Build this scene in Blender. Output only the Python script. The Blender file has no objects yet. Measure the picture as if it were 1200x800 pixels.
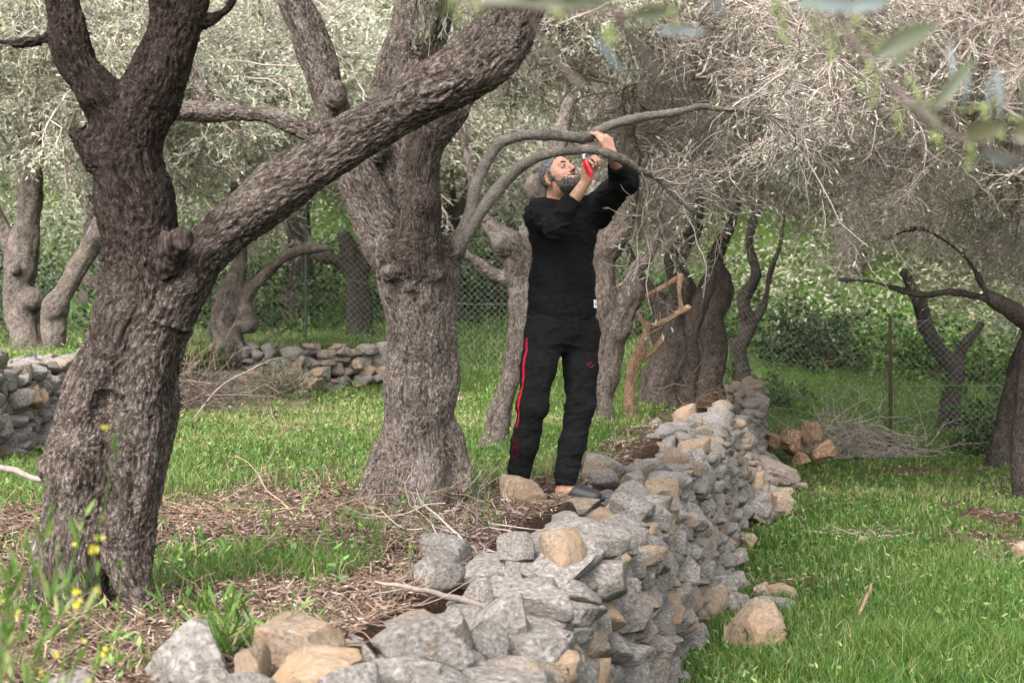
import bpy, bmesh, math, random
import numpy as np
from mathutils import Vector, Matrix, Quaternion
from mathutils.bvhtree import BVHTree
R = math.radians
SC = bpy.context.scene
C = SC.collection
rng = np.random.default_rng(7)

# ------------------------------------------------------------------ camera, sky, sun, exposure
FPX, EYE = 1667.0, 1.6
cd = bpy.data.cameras.new('camera'); cam = bpy.data.objects.new('camera', cd); C.objects.link(cam)
cam.location = (0, 0, EYE); cam.rotation_euler = (R(90), 0, 0)
cd.sensor_width = 36; cd.lens = 50; cd.clip_start = .05; cd.clip_end = 600
cd.dof.use_dof = True; cd.dof.focus_distance = 6.9; cd.dof.aperture_fstop = 6.3
SC.camera = cam
SUN_EL, SUN_AZ = 42, 205          # degrees; azimuth clockwise from +Y: from behind the camera, left
wd = bpy.data.worlds.new('World'); SC.world = wd; wd.use_nodes = True
nt = wd.node_tree; bg = nt.nodes['Background']
sky = nt.nodes.new('ShaderNodeTexSky'); sky.sky_type = 'NISHITA'; sky.sun_disc = False
sky.sun_elevation = R(SUN_EL); sky.sun_rotation = R(SUN_AZ); sky.dust_density = 4
hs = nt.nodes.new('ShaderNodeHueSaturation'); hs.inputs['Saturation'].default_value = .22
nt.links.new(sky.outputs[0], hs.inputs['Color']); nt.links.new(hs.outputs[0], bg.inputs['Color'])
bg.inputs['Strength'].default_value = .15
sl = bpy.data.lights.new('sun', 'SUN'); sl.energy = 1.0; sl.angle = R(22); sl.color = (1, .96, .9)
so = bpy.data.objects.new('sun', sl); C.objects.link(so); so.location = (-6, -8, 20)
sdir = Vector((math.sin(R(SUN_AZ)) * math.cos(R(SUN_EL)), math.cos(R(SUN_AZ)) * math.cos(R(SUN_EL)), math.sin(R(SUN_EL))))
so.rotation_euler = sdir.to_track_quat('Z', 'Y').to_euler()
SC.view_settings.view_transform = 'Standard'; SC.view_settings.look = 'None'
SC.view_settings.exposure = 2.25; SC.view_settings.gamma = 1
SC.cycles.max_bounces = 9; SC.cycles.diffuse_bounces = 7; SC.cycles.transmission_bounces = 3
SC.cycles.transparent_max_bounces = 4; SC.cycles.sample_clamp_indirect = 6

# ------------------------------------------------------------------ small helpers
def P(px, py, d):
    """the point at depth d metres that the photograph shows at px, py"""
    return np.array([(px - 600) * d / FPX, d, EYE - (py - 400) * d / FPX])
def unit(v):
    v = np.asarray(v, float); n = np.linalg.norm(v, axis=-1, keepdims=True); return v / np.maximum(n, 1e-9)
def sst(a, b, x):
    t = np.clip((x - a) / (b - a), 0, 1); return t * t * (3 - 2 * t)
def _h(ix, iy, iz, s):
    n = (ix.astype(np.uint32) * np.uint32(374761393) + iy.astype(np.uint32) * np.uint32(668265263) + iz.astype(np.uint32) * np.uint32(2147483647 & 1274126177) + np.uint32(s * 974711 % 4294967295))
    n = (n ^ (n >> np.uint32(13))) * np.uint32(1274126177)
    n = n ^ (n >> np.uint32(16))
    return n.astype(np.float32) * np.float32(2 / 4294967295.) - np.float32(1)
def vnoise(p, s=0):
    p = np.asarray(p, np.float32); i = np.floor(p); f = p - i; i = i.astype(np.int64); u = f * f * (3 - 2 * f)
    x, y, z = i[..., 0], i[..., 1], i[..., 2]; r = 0
    for a in (0, 1):
        wx = u[..., 0] if a else 1 - u[..., 0]
        for b in (0, 1):
            wy = u[..., 1] if b else 1 - u[..., 1]
            for c in (0, 1):
                wz = u[..., 2] if c else 1 - u[..., 2]
                r = r + wx * wy * wz * _h(x + a, y + b, z + c, s)
    return r
def fbm(p, o=3, s=0, g=.5):
    p = np.asarray(p, np.float32); r = 0; a = 1
    for k in range(o):
        r = r + a * vnoise(p * 2.03 ** k + k * 7.3, s + k); a *= g
    return r
def n2(x, y, f, o=3, s=0):
    return fbm(np.stack([np.asarray(x) * f, np.asarray(y) * f, np.zeros_like(x) + .5], -1), o, s)

def mesh(name, v, faces, mats=(), midx=None, smooth=True, attrs=None):
    """faces: list of (n,k) int arrays"""
    me = bpy.data.meshes.new(name); v = np.asarray(v, np.float32)
    me.vertices.add(len(v)); me.vertices.foreach_set('co', v.ravel())
    faces = [np.asarray(f, np.int32) for f in faces if len(f)]
    nl = sum(f.size for f in faces); nf = sum(len(f) for f in faces)
    me.loops.add(nl); me.loops.foreach_set('vertex_index', np.concatenate([f.ravel() for f in faces]))
    me.polygons.add(nf)
    tot = np.concatenate([np.full(len(f), f.shape[1], np.int32) for f in faces])
    st = np.zeros(nf, np.int32); st[1:] = np.cumsum(tot)[:-1]
    me.polygons.foreach_set('loop_start', st)
    me.update(calc_edges=True)
    for m in mats: me.materials.append(m)
    if midx is not None: me.polygons.foreach_set('material_index', np.asarray(midx, np.int32))
    me.polygons.foreach_set('use_smooth', np.full(nf, smooth, bool))
    for k, a in (attrs or {}).items():
        a = np.asarray(a, np.float32)
        if a.ndim == 1: me.attributes.new(k, 'FLOAT', 'POINT').data.foreach_set('value', a)
        else: me.attributes.new(k, 'FLOAT_VECTOR', 'POINT').data.foreach_set('vector', a.ravel())
    me.update(); return me
def tag(o, label=None, cat=None, group=None, kind=None):
    for k, v in (('label', label), ('category', cat), ('group', group), ('kind', kind)):
        if v: o[k] = v
    return o
def ob(name, me, parent=None, loc=(0, 0, 0), **t):
    o = bpy.data.objects.new(name, me); C.objects.link(o); o.location = loc
    if parent: o.parent = parent
    return tag(o, **t)
def root(name, loc, label, cat, group=None):
    o = ob(name, None, None, tuple(float(a) for a in loc), label=label, cat=cat, group=group); o.empty_display_size = .1; return o
def child(name, r, v, faces, mats, **k):
    """a part whose vertices are given in world coordinates"""
    return ob(name, mesh(name, np.asarray(v) - np.array(r.location), faces, mats, **k), r)

# ------------------------------------------------------------------ materials
class NT:
    def __init__(s, name):
        s.m = bpy.data.materials.new(name); s.m.use_nodes = True; s.t = s.m.node_tree; s.t.nodes.clear()
        s.out = s.t.nodes.new('ShaderNodeOutputMaterial')
    def n(s, ty, ins=None, **kw):
        n = s.t.nodes.new('ShaderNode' + ty)
        for k, v in kw.items(): setattr(n, k, v)
        for k, v in (ins or {}).items(): s.set(n, k, v)
        return n
    def set(s, n, k, v):
        i = n.inputs[k]
        if isinstance(v, bpy.types.NodeSocket): s.t.links.new(v, i)
        elif isinstance(v, bpy.types.Node): s.t.links.new(v.outputs[0], i)
        else:
            if hasattr(i.default_value, '__len__') and len(i.default_value) == 4 and len(v) == 3: v = (*v, 1)
            i.default_value = v
    def attr(s, name, o='Fac'): return s.n('Attribute', attribute_name=name).outputs[o]
    def scale(s, v, sc):
        m = s.n('Mapping'); s.set(m, 'Vector', v); m.inputs['Scale'].default_value = sc if hasattr(sc, '__len__') else (sc,) * 3; return m.outputs[0]
    def noise(s, v, sc, det=4, rough=.6, dist=0):
        return s.n('TexNoise', {'Vector': v, 'Scale': sc, 'Detail': det, 'Roughness': rough, 'Distortion': dist}).outputs[0]
    def vor(s, v, sc, feat='F1'): 
        return s.n('TexVoronoi', {'Vector': v, 'Scale': sc}, feature=feat).outputs['Distance']
    def ramp(s, f, stops):
        r = s.n('ValToRGB', {'Fac': f}); e = r.color_ramp.elements
        while len(e) < len(stops): e.new(.5)
        for a, (p, c) in zip(e, stops): a.position = p; a.color = (*c, 1) if len(c) == 3 else c
        return r.outputs[0]
    def val(s, f, a, b, c=0, d=1):
        return s.n('MapRange', {'Value': f, 'From Min': a, 'From Max': b, 'To Min': c, 'To Max': d}).outputs[0]
    def mix(s, f, a, b, blend='MIX'):
        m = s.n('Mix', data_type='RGBA', blend_type=blend); s.set(m, 0, f); s.set(m, 6, a); s.set(m, 7, b); return m.outputs[2]
    def math(s, op, a, b=0.0):
        return s.n('Math', {0: a, 1: b}, operation=op).outputs[0]
    def bump(s, h, st=.5, dist=.01, prev=None):
        d = {'Height': h, 'Strength': st, 'Distance': dist}
        if prev is not None: d['Normal'] = prev
        return s.n('Bump', d).outputs[0]
    def pbr(s, col, rough=.8, nrm=None, spec=.3, transl=0, tcol=None, metal=0, sss=0):
        d = {'Base Color': col, 'Roughness': rough, 'Specular IOR Level': spec, 'Metallic': metal}
        if nrm is not None: d['Normal'] = nrm
        b = s.n('BsdfPrincipled', d)
        if sss: b.inputs['Subsurface Weight'].default_value = sss; b.inputs['Subsurface Radius'].default_value = (.012, .005, .003); b.inputs['Subsurface Scale'].default_value = 1
        o = b.outputs[0]
        if transl:
            t = s.n('BsdfTranslucent', {'Color': tcol if tcol is not None else col})
            o = s.n('MixShader', {0: transl, 1: o, 2: t.outputs[0]}).outputs[0]
        s.t.links.new(o, s.out.inputs[0]); return s.m
def g3(x): return (x, x, x)

def m_bark(name, dark, light, pale, k=1.0, paleby=.5):
    s = NT(name); b = s.attr('bark', 'Vector')
    v1 = s.scale(b, (1, 1, .48))
    wob = s.n('TexNoise', {'Vector': v1, 'Scale': 30 * k, 'Detail': 4}).outputs[1]
    vv = s.mix(.045, v1, wob, 'ADD')
    pl = s.vor(vv, 130 * k, 'DISTANCE_TO_EDGE'); pl = s.val(pl, 0, .22)
    fine = s.noise(v1, 210 * k, 5, .75); mid = s.noise(v1, 85 * k, 6, .7); big = s.noise(b, 4, 4, .6)
    h = s.attr('disp')
    c = s.ramp(s.math('ADD', s.math('MULTIPLY', mid, .6), s.math('MULTIPLY', fine, .45)), [(.40, dark), (.51, light), (.63, pale)])
    c = s.mix(s.val(big, .42, .66), c, s.mix(1, c, g3(.62) , 'MULTIPLY'))
    c = s.mix(s.val(s.noise(b, 9, 3), .52, .72, 0, paleby), c, pale)  # pale bark flakes scattered at random
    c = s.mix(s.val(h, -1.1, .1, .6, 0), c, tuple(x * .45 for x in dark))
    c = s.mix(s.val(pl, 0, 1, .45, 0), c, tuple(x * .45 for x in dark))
    c = s.mix(s.attr('dark_zone'), c, s.mix(1, c, (.34, .30, .29), 'MULTIPLY'))  # multiplies the bark down to a darker tone where masked
    n = s.bump(s.math('ADD', s.math('MULTIPLY', pl, .5), mid), 1, .010)
    n = s.bump(fine, .9, .006, n)
    return s.pbr(c, .9, n, .12)
def m_twig(name, a, b, c):
    s = NT(name); t = s.attr('tint'); g = s.n('NewGeometry').outputs['Position']
    col = s.ramp(t, [(0, a), (.5, b), (1, c)])
    col = s.mix(s.val(s.noise(g, 60, 2), .35, .65, 0, .4), col, g3(.05))
    return s.pbr(col, .85, None, .2)
def m_leaf(name, tops, under, transl=.25, rough=.55):
    s = NT(name); t = s.attr('tint'); col = s.ramp(t, [(i / (len(tops) - 1), x) for i, x in enumerate(tops)])
    bf = s.n('NewGeometry').outputs['Backfacing']
    oi = s.n('ObjectInfo').outputs['Random']
    col = s.mix(bf, col, s.mix(.25, under, col)) if under else col
    return s.pbr(col, rough, None, .35, transl)
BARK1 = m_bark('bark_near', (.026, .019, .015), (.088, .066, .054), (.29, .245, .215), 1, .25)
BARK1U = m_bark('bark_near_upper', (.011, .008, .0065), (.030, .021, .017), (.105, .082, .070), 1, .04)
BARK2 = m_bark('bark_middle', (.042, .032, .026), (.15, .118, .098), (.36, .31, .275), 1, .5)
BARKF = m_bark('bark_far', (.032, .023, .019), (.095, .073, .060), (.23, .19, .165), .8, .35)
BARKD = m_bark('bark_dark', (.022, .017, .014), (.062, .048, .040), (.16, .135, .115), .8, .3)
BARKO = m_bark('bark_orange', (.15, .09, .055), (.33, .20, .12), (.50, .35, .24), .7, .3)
TWIG = m_twig('twig_grey', (.18, .135, .115), (.37, .295, .26), (.56, .475, .43))
TWIGB = m_twig('twig_brown', (.09, .055, .035), (.21, .135, .09), (.36, .25, .18))
LEAF = m_leaf('olive_leaf', [(.12, .135, .085), (.22, .24, .155), (.335, .345, .225), (.50, .46, .26)], (.50, .53, .42), .45)
LEAFG = m_leaf('green_leaf', [(.03, .065, .014), (.06, .12, .022), (.11, .20, .035), (.19, .29, .06)], None, .3)
LEAFD = m_leaf('dark_leaf', [(.018, .034, .014), (.04, .07, .025), (.075, .12, .04), (.14, .17, .08)], None, .2)
GRASS = m_leaf('grass_blade', [(.028, .066, .010), (.052, .118, .015), (.105, .172, .032), (.31, .27, .14)], None, .35, .5)
LITTER = m_leaf('litter_leaf', [(.06, .035, .026), (.115, .070, .050), (.18, .122, .088), (.36, .30, .25)], None, .1, .8)
GRASSW = m_leaf('weed_leaf', [(.035, .08, .02), (.075, .16, .03), (.14, .23, .05), (.30, .30, .12)], None, .3)
LEAFSC = m_leaf('scrub_leaf', [(.07, .10, .045), (.14, .165, .085), (.22, .23, .14), (.29, .27, .19)], None, .3)
LN1 = m_leaf('near_leaf_dark', [(.03, .038, .018), (.048, .056, .026)], (.09, .095, .068), .03, .45)
LN2 = m_leaf('near_leaf_olive', [(.04, .04, .019), (.06, .058, .028)], (.10, .095, .06), .03, .45)
LN3 = m_leaf('near_leaf_silver', [(.07, .088, .086), (.11, .13, .125)], (.11, .13, .12), .03, .5)
TWIGM = m_twig('twig_bough', (.10, .08, .065), (.21, .17, .145), (.37, .32, .28))
TWIGD = m_twig('twig_dry', (.06, .043, .033), (.14, .10, .078), (.27, .215, .17))
TWIGN = m_twig('near_twig', (.08, .06, .048), (.11, .085, .07), (.16, .13, .11))
BUD = m_leaf('flower_bud', [(.12, .145, .05), (.17, .195, .075)], None, .05)
YEL = m_leaf('yellow_petal', [(.55, .50, .05), (.62, .58, .09)], None, .3)
def m_wood():
    s = NT('cut_wood'); g = s.n('NewGeometry').outputs['Position']
    c = s.ramp(s.noise(s.scale(g, (90, 90, 20)), 1, 5), [(.40, (.008, .006, .005)), (.54, (.026, .018, .014)), (.70, (.07, .05, .04))])
    return s.pbr(c, .8, s.bump(s.noise(s.scale(g, (200, 200, 30)), 1, 3), .6, .004), .2)
WOOD = m_wood()
def m_stone():
    s = NT('limestone'); sp = s.attr('sp', 'Vector')
    oi = s.n('ObjectInfo').outputs['Random']; r = s.math('FRACT', s.math('ADD', oi, s.attr('tint')))
    off = s.n('CombineXYZ', {0: s.math('MULTIPLY', r, 17.), 1: s.math('MULTIPLY', r, 31.), 2: 0.})
    v = s.n('VectorMath', {0: sp, 1: off}, operation='ADD').outputs[0]
    a = s.noise(v, 1.6, 6, .65); b = s.noise(v, 7, 6, .7); f = s.noise(v, 22, 6, .8); w = s.noise(v, 3.2, 4, .6, 1.2)
    c = s.ramp(b, [(.3, (.08, .068, .06)), (.43, (.155, .137, .124)), (.57, (.255, .232, .212)), (.72, (.43, .40, .375))])
    ochre = s.ramp(b, [(.3, (.12, .082, .06)), (.5, (.235, .178, .13)), (.75, (.38, .32, .25))])
    much = s.math('ADD', s.val(r, .45, 1, -.25, .2), a)
    c = s.mix(s.val(much, .5, .68), c, ochre)
    c = s.mix(s.val(w, .58, .68, 0, .75), c, (.115, .11, .10))
    c = s.mix(s.val(s.noise(v, 4.4, 5, .7), .62, .70, 0, .7), c, (.45, .435, .41))
    c = s.mix(s.val(f, .35, .55, .35, 0), c, (.08, .07, .06))
    oc = s.attr('ochre'); c = s.mix(oc, c, s.mix(s.val(a, .4, .65), ochre, (.29, .19, .11)))
    n = s.bump(b, 1, .014); n = s.bump(f, .9, .005, n)
    ck = s.n('TexVoronoi', {'Vector': s.mix(.25, v, s.n('TexNoise', {'Vector': v, 'Scale': 3., 'Detail': 5}).outputs[1], 'ADD'), 'Scale': 1.9}, feature='DISTANCE_TO_EDGE').outputs[0]
    n = s.bump(s.val(ck, 0, .03), .4, .006, n); c = s.mix(s.val(ck, .0, .012, .3, 0), c, (.06, .05, .045))
    return s.pbr(c, .9, n, .15)
STONE = m_stone()
def m_stone_r():
    s = NT('orange_rock'); v = s.attr('sp', 'Vector'); b = s.noise(v, 5, 6, .7)
    c = s.ramp(b, [(.3, (.10, .06, .04)), (.46, (.25, .145, .085)), (.56, (.34, .24, .165)), (.75, (.42, .37, .32))])
    return s.pbr(c, .9, s.bump(b, .9, .025), .15)
STONE_R = m_stone_r()
def m_ground():
    s = NT('ground'); g = s.n('NewGeometry').outputs['Position']
    gr = s.attr('green'); n1 = s.noise(g, 9, 6, .7); n2_ = s.noise(g, 55, 5, .75); n3 = s.noise(g, 1.3, 3)
    soil = s.ramp(n2_, [(.28, (.036, .023, .017)), (.48, (.115, .073, .052)), (.62, (.21, .145, .105)), (.8, (.38, .30, .23))])
    soil = s.mix(s.val(n1, .4, .65), soil, s.mix(1, soil, (.85, .62, .5), 'MULTIPLY'))
    green = s.ramp(n2_, [(.3, (.03, .05, .012)), (.55, (.075, .135, .025)), (.8, (.17, .23, .06))])
    c = s.mix(s.val(s.math('ADD', gr, s.math('MULTIPLY', s.math('SUBTRACT', n1, .5), .9)), .3, .6), soil, green)
    n = s.bump(n2_, 1, .03); n = s.bump(s.noise(g, 220, 3), .7, .008, n)
    return s.pbr(c, .95, n, .1)
GROUND = m_ground()
def m_flat(name, col, rough=.6, metal=0, spec=.4, bumpsc=None, bst=.3, var=0.15):
    s = NT(name); g = s.n('NewGeometry').outputs['Position']
    c = s.mix(s.val(s.noise(g, 90, 3), .3, .7), tuple(x * (1 - var) for x in col), tuple(min(1, x * (1 + var)) for x in col))
    n = s.bump(s.noise(g, bumpsc, 3), bst, .003) if bumpsc else None
    return s.pbr(c, rough, n, spec, 0, None, metal)

# ------------------------------------------------------------------ terrain
def xw(y):      # the edge of the middle terrace: the dry stone wall
    return -.05 + .2125 * (y - 3.6)
def H(x, y, rough=True):
    x = np.asarray(x, float); y = np.asarray(y, float)
    lo = .085 * np.maximum(y - 20.5, 0) + 0 * x
    up = .80 + .012 * np.maximum(y - 7, 0) + .115 * np.maximum(y - 18.5, 0)
    wid = .12 + np.maximum(y - 18, 0) * .55
    t = sst(-wid, wid, (xw(y) - .28) - x - np.maximum(y-18,0)*.1) * sst(3.05, 3.3, y + .18*sst(-.5,-1.2,x))
    z = lo + (up - lo) * t
    se = 1.38 + .012 * np.maximum(y - 9, 0) + .03 * np.maximum(y - 19, 0)
    t2 = np.maximum(sst(-3.45, -3.7, x) * sst(6.5, 8.5, y), sst(0, .35, y - (18.5 + (x + 3.3) * .9)) * sst(-1.2, -1.9, x))
    z = np.maximum(z, z + (se - z) * t2)
    hill = .52 * np.maximum(y - 33, 0); z = z + np.where(y > 33, hill, 0)
    z = z + .25 * np.maximum(-x - 16, 0) + .22 * np.maximum(x - 20, 0)
    if rough: z = z + .05 * n2(x, y, .5, 3, 3) * sst(2, 8, y) + .018 * n2(x, y, 3.1, 3, 5) + sst(34, 45, y) * 1.2 * n2(x, y, .15, 3, 9)
    return z
def green(x, y):
    n = n2(x, y, .9, 3, 11); n_ = n2(x, y, 2.6, 2, 14)
    lower = x > xw(y) - .15
    g = np.where(lower, .98 - .42 * sst(12.6, 15, y + n) * sst(19.5, 17.5, y + n) * (1 + .8 * n) - .8 * np.exp(-((x - 4.0) / .9) ** 2 - ((y - 11.3) / 1.2) ** 2)
                 - .5 * sst(.62, .75, n + .1) - .55*np.exp(-((x - 1.7) / .5) ** 2 - ((y - 9.6) / .5) ** 2),
                 .08 + .72 * sst(5.6, 8.4, y + 1.1 * n) + .75 * np.exp(-((x + .85) / .5) ** 2 - ((y - 5.0) / .3) ** 2) + .3 * n_ - .25 * np.exp(-((x + 1.2) / 2.0) ** 2 - ((y - 7.2) / .8) ** 2))
    g = np.where(~lower & (y > 8), g + .3 * n, g)
    g = np.where(y > 20, .92 + .3 * n, g)
    g = np.where((np.abs(x - xw(y) + .33) < .42) & (y < 19), g * .25, g)
    return np.clip(g, 0, 1)
def axis(parts):
    return np.unique(np.concatenate([np.arange(a, b, s) for a, b, s in parts]).round(4))
gx = axis([(-95, -12, 2.0), (-12, -4.5, .25), (-4.5, 6.5, .05), (6.5, 14, .25), (14, 96, 2.0)])
gy = axis([(-12, 2.4, .4), (2.4, 20, .06), (20, 36, .2), (36, 121, 1.5)])
X, Y = np.meshgrid(gx, gy); Z = H(X, Y); nx, ny = len(gx), len(gy)
i0 = (np.arange(ny - 1)[:, None] * nx + np.arange(nx - 1)[None]).ravel()
ob('terraced_ground', mesh('ground', np.stack([X, Y, Z], -1).reshape(-1, 3), [np.stack([i0, i0 + 1, i0 + nx + 1, i0 + nx], 1)], [GROUND],
   attrs={'green': green(X, Y).ravel()}), kind='structure', label='terraced olive grove floor of grass, soil and fallen leaves')

# ------------------------------------------------------------------ implicit surfaces -> quads (trunks, person)
class Field:
    def __init__(s, lo, hi, h):
        s.h = h; s.lo = np.array(lo, float) - 3 * h; s.n = np.ceil((np.array(hi, float) + 3 * h - s.lo) / h).astype(int) + 1
        s.ax = [(s.lo[i] + h * np.arange(s.n[i])).astype(np.float32) for i in range(3)]
        s.f = np.full(s.n, .5, np.float32)
    def box(s, lo, hi):
        a = np.clip(np.floor((np.array(lo) - s.lo) / s.h).astype(int), 0, s.n); b = np.clip(np.ceil((np.array(hi) - s.lo) / s.h).astype(int) + 1, 0, s.n)
        sl = tuple(slice(int(a[i]), int(b[i])) for i in range(3))
        return sl, s.ax[0][sl[0]][:, None, None], s.ax[1][sl[1]][None, :, None], s.ax[2][sl[2]][None, None, :]
    def put(s, sl, d, k, op='add'):
        f = s.f[sl]
        if f.size == 0: return
        if op == 'add':
            if k > 0: t = np.maximum(k - np.abs(f - d), 0) / k; s.f[sl] = np.minimum(f, d) - t * t * k * .25
            else: s.f[sl] = np.minimum(f, d)
        else:
            d = -d
            if k > 0: t = np.maximum(k - np.abs(f - d), 0) / k; s.f[sl] = np.maximum(f, d) + t * t * k * .25
            else: s.f[sl] = np.maximum(f, d)
    def cone(s, a, b, ra, rb, k=.02, op='add'):
        a = np.array(a, float); b = np.array(b, float); m = max(ra, rb) + k + 3 * s.h
        sl, x, y, z = s.box(np.minimum(a, b) - m, np.maximum(a, b) + m)
        d = b - a; L = max(d @ d, 1e-9)
        t = np.clip(((x - a[0]) * d[0] + (y - a[1]) * d[1] + (z - a[2]) * d[2]) / L, 0, 1)
        q = np.sqrt((x - a[0] - t * d[0]) ** 2 + (y - a[1] - t * d[1]) ** 2 + (z - a[2] - t * d[2]) ** 2) - (ra + (rb - ra) * t)
        s.put(sl, q.astype(np.float32), k, op)
    def ell(s, c, r, M=None, k=.02, op='add'):
        c = np.array(c, float); r = np.array(r, float); m = r.max() + k + 3 * s.h
        sl, x, y, z = s.box(c - m, c + m); x, y, z = x - c[0], y - c[1], z - c[2]
        if M is None: M = np.eye(3)      # rows: local axes in world
        q = sum(((x * M[i][0] + y * M[i][1] + z * M[i][2]) / r[i]) ** 2 for i in range(3))
        q = np.sqrt(q); s.put(sl, ((q - 1) * r.min()).astype(np.float32) if r.max() / r.min() < 1.3 else ((q - 1) * (r.min() * .5 + np.median(r) * .5)).astype(np.float32), k, op)
    def path(s, pts, rad, k=.02, op='add'):
        for i in range(len(pts) - 1): s.cone(pts[i], pts[i + 1], rad[i], rad[i + 1], k, op)
    def limb(s, pts, rad, k=.03):
        pts = np.asarray(pts); m = rad.max() + k + 3 * s.h; sl, x, y, z = s.box(pts.min(0) - m, pts.max(0) + m)
        o = [q.start for q in sl]; tmp = np.full([q.stop - q.start for q in sl], .5, np.float32)
        if tmp.size == 0: return
        keep, s.f = s.f, None; s.f = np.full((1, 1, 1), .5, np.float32)
        for i in range(len(pts) - 1):
            a, b = pts[i], pts[i + 1]; ra, rb = rad[i], rad[i + 1]; mm = max(ra, rb) + k + 3 * s.h
            l, X, Y, Z = s.box(np.minimum(a, b) - mm, np.maximum(a, b) + mm); l = tuple(slice(max(l[j].start - o[j], 0), max(l[j].stop - o[j], 0)) for j in range(3)); d = b - a; L = max(d @ d, 1e-9)
            t = np.clip(((X - a[0]) * d[0] + (Y - a[1]) * d[1] + (Z - a[2]) * d[2]) / L, 0, 1)
            q = (np.sqrt((X - a[0] - t * d[0]) ** 2 + (Y - a[1] - t * d[1]) ** 2 + (Z - a[2] - t * d[2]) ** 2) - (ra + (rb - ra) * t)).astype(np.float32)
            v = tmp[l]; 
            if v.size and v.shape == q.shape: tmp[l] = np.minimum(v, q)
        s.f = keep; s.put(sl, tmp, k)
    def plane(s, c, n, keep=-1):
        """cut away everything on the side n points to"""
        x, y, z = s.ax[0][:, None, None], s.ax[1][None, :, None], s.ax[2][None, None, :]
        s.f = np.maximum(s.f, ((x - c[0]) * n[0] + (y - c[1]) * n[1] + (z - c[2]) * n[2]).astype(np.float32))
    def mesh(s): return surfnets(s.f, s.lo, s.h)
def surfnets(f, lo, h):
    f = f.copy(); f[0] = f[-1] = 1; f[:, 0] = f[:, -1] = 1; f[:, :, 0] = f[:, :, -1] = 1
    g = f < 0; n = f.shape
    cnt = np.zeros((n[0] - 1, n[1] - 1, n[2] - 1), np.int8)
    for a in (0, 1):
        for b in (0, 1):
            for c in (0, 1): cnt += g[a:n[0] - 1 + a, b:n[1] - 1 + b, c:n[2] - 1 + c]
    act = (cnt > 0) & (cnt < 8); ci = np.argwhere(act); idx = np.full(act.shape, -1, np.int32); idx[act] = np.arange(len(ci))
    acc = np.zeros((len(ci), 3)); num = np.zeros(len(ci))
    cs = [(a, b, c) for a in (0, 1) for b in (0, 1) for c in (0, 1)]
    val = {c: f[ci[:, 0] + c[0], ci[:, 1] + c[1], ci[:, 2] + c[2]] for c in cs}
    for c in cs:
        for ax in range(3):
            if c[ax]: continue
            e = list(c); e[ax] = 1; e = tuple(e); A, B = val[c], val[e]; m = (A < 0) != (B < 0)
            t = np.where(m, A / np.where(m, A - B, 1), 0); p = np.tile(np.array(c, float), (len(ci), 1)); p[:, ax] = t
            acc += p * m[:, None]; num += m
    v = lo + (ci + acc / num[:, None]) * h
    fs = []
    for ax in range(3):
        o = [x for x in range(3) if x != ax]
        sl1 = [slice(None)] * 3; sl2 = [slice(None)] * 3; sl1[ax] = slice(0, n[ax] - 1); sl2[ax] = slice(1, n[ax])
        A, B = g[tuple(sl1)], g[tuple(sl2)]; e = np.argwhere(A != B); inside = A[tuple(e.T)]
        q = []
        for da, db in ((-1, -1), (0, -1), (0, 0), (-1, 0)):
            w = e.copy(); w[:, o[0]] += da; w[:, o[1]] += db; q.append(idx[tuple(w.T)])
        q = np.stack(q, 1); flip = inside if ax != 1 else ~inside
        q = np.where(flip[:, None], q, q[:, ::-1]); fs.append(q)
    return v, np.concatenate(fs)
def vnormals(v, q):
    a = v[q[:, 2]] - v[q[:, 0]]; b = v[q[:, 3]] - v[q[:, 1]]; fn = np.cross(a, b); n = np.zeros_like(v)
    for i in range(4): np.add.at(n, q[:, i], fn)
    return unit(n)
def relax(v, q, it=1, w=.5):
    for _ in range(it):
        s = np.zeros_like(v); c = np.zeros(len(v))
        for i in range(4):
            for j in (1, 3): np.add.at(s, q[:, i], v[q[:, (i + j) % 4]]); np.add.at(c, q[:, i], 1)
        v = v * (1 - w) + w * s / np.maximum(c, 1)[:, None]
    return v
def subdiv(v, q):
    n = len(v); e = np.concatenate([q[:, [i, (i + 1) % 4]] for i in range(4)]); e.sort(1)
    key = e[:, 0].astype(np.int64) * n + e[:, 1]; u, inv = np.unique(key, return_inverse=True)
    ev = (v[u // n] + v[u % n]) / 2; fc = v[q].mean(1); m = len(q); E = [n + inv[i * m:(i + 1) * m] for i in range(4)]
    F = n + len(u) + np.arange(m)
    nq = np.concatenate([np.stack([q[:, i], E[i], F, E[(i + 3) % 4]], 1) for i in range(4)])
    return np.concatenate([v, ev, fc]), nq
def catmull(p, step):
    p = np.asarray(p, float)
    if len(p) < 3: 
        k = max(2, int(np.linalg.norm(p[-1][:3] - p[0][:3]) / step) + 1); t = np.linspace(0, 1, k)[:, None]; return p[0] * (1 - t) + p[-1] * t
    q = np.vstack([2 * p[0] - p[1], p, 2 * p[-1] - p[-2]]); out = []
    for i in range(1, len(q) - 2):
        k = max(1, int(np.linalg.norm(q[i + 1][:3] - q[i][:3]) / step)); t = (np.arange(k) / k)[:, None]
        a, b, c, d = q[i - 1], q[i], q[i + 1], q[i + 2]
        out.append(.5 * (2 * b + (c - a) * t + (2 * a - 5 * b + 4 * c - d) * t ** 2 + (3 * b - a - 3 * c + d) * t ** 3))
    out.append(p[-1][None]); return np.vstack(out)

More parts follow.
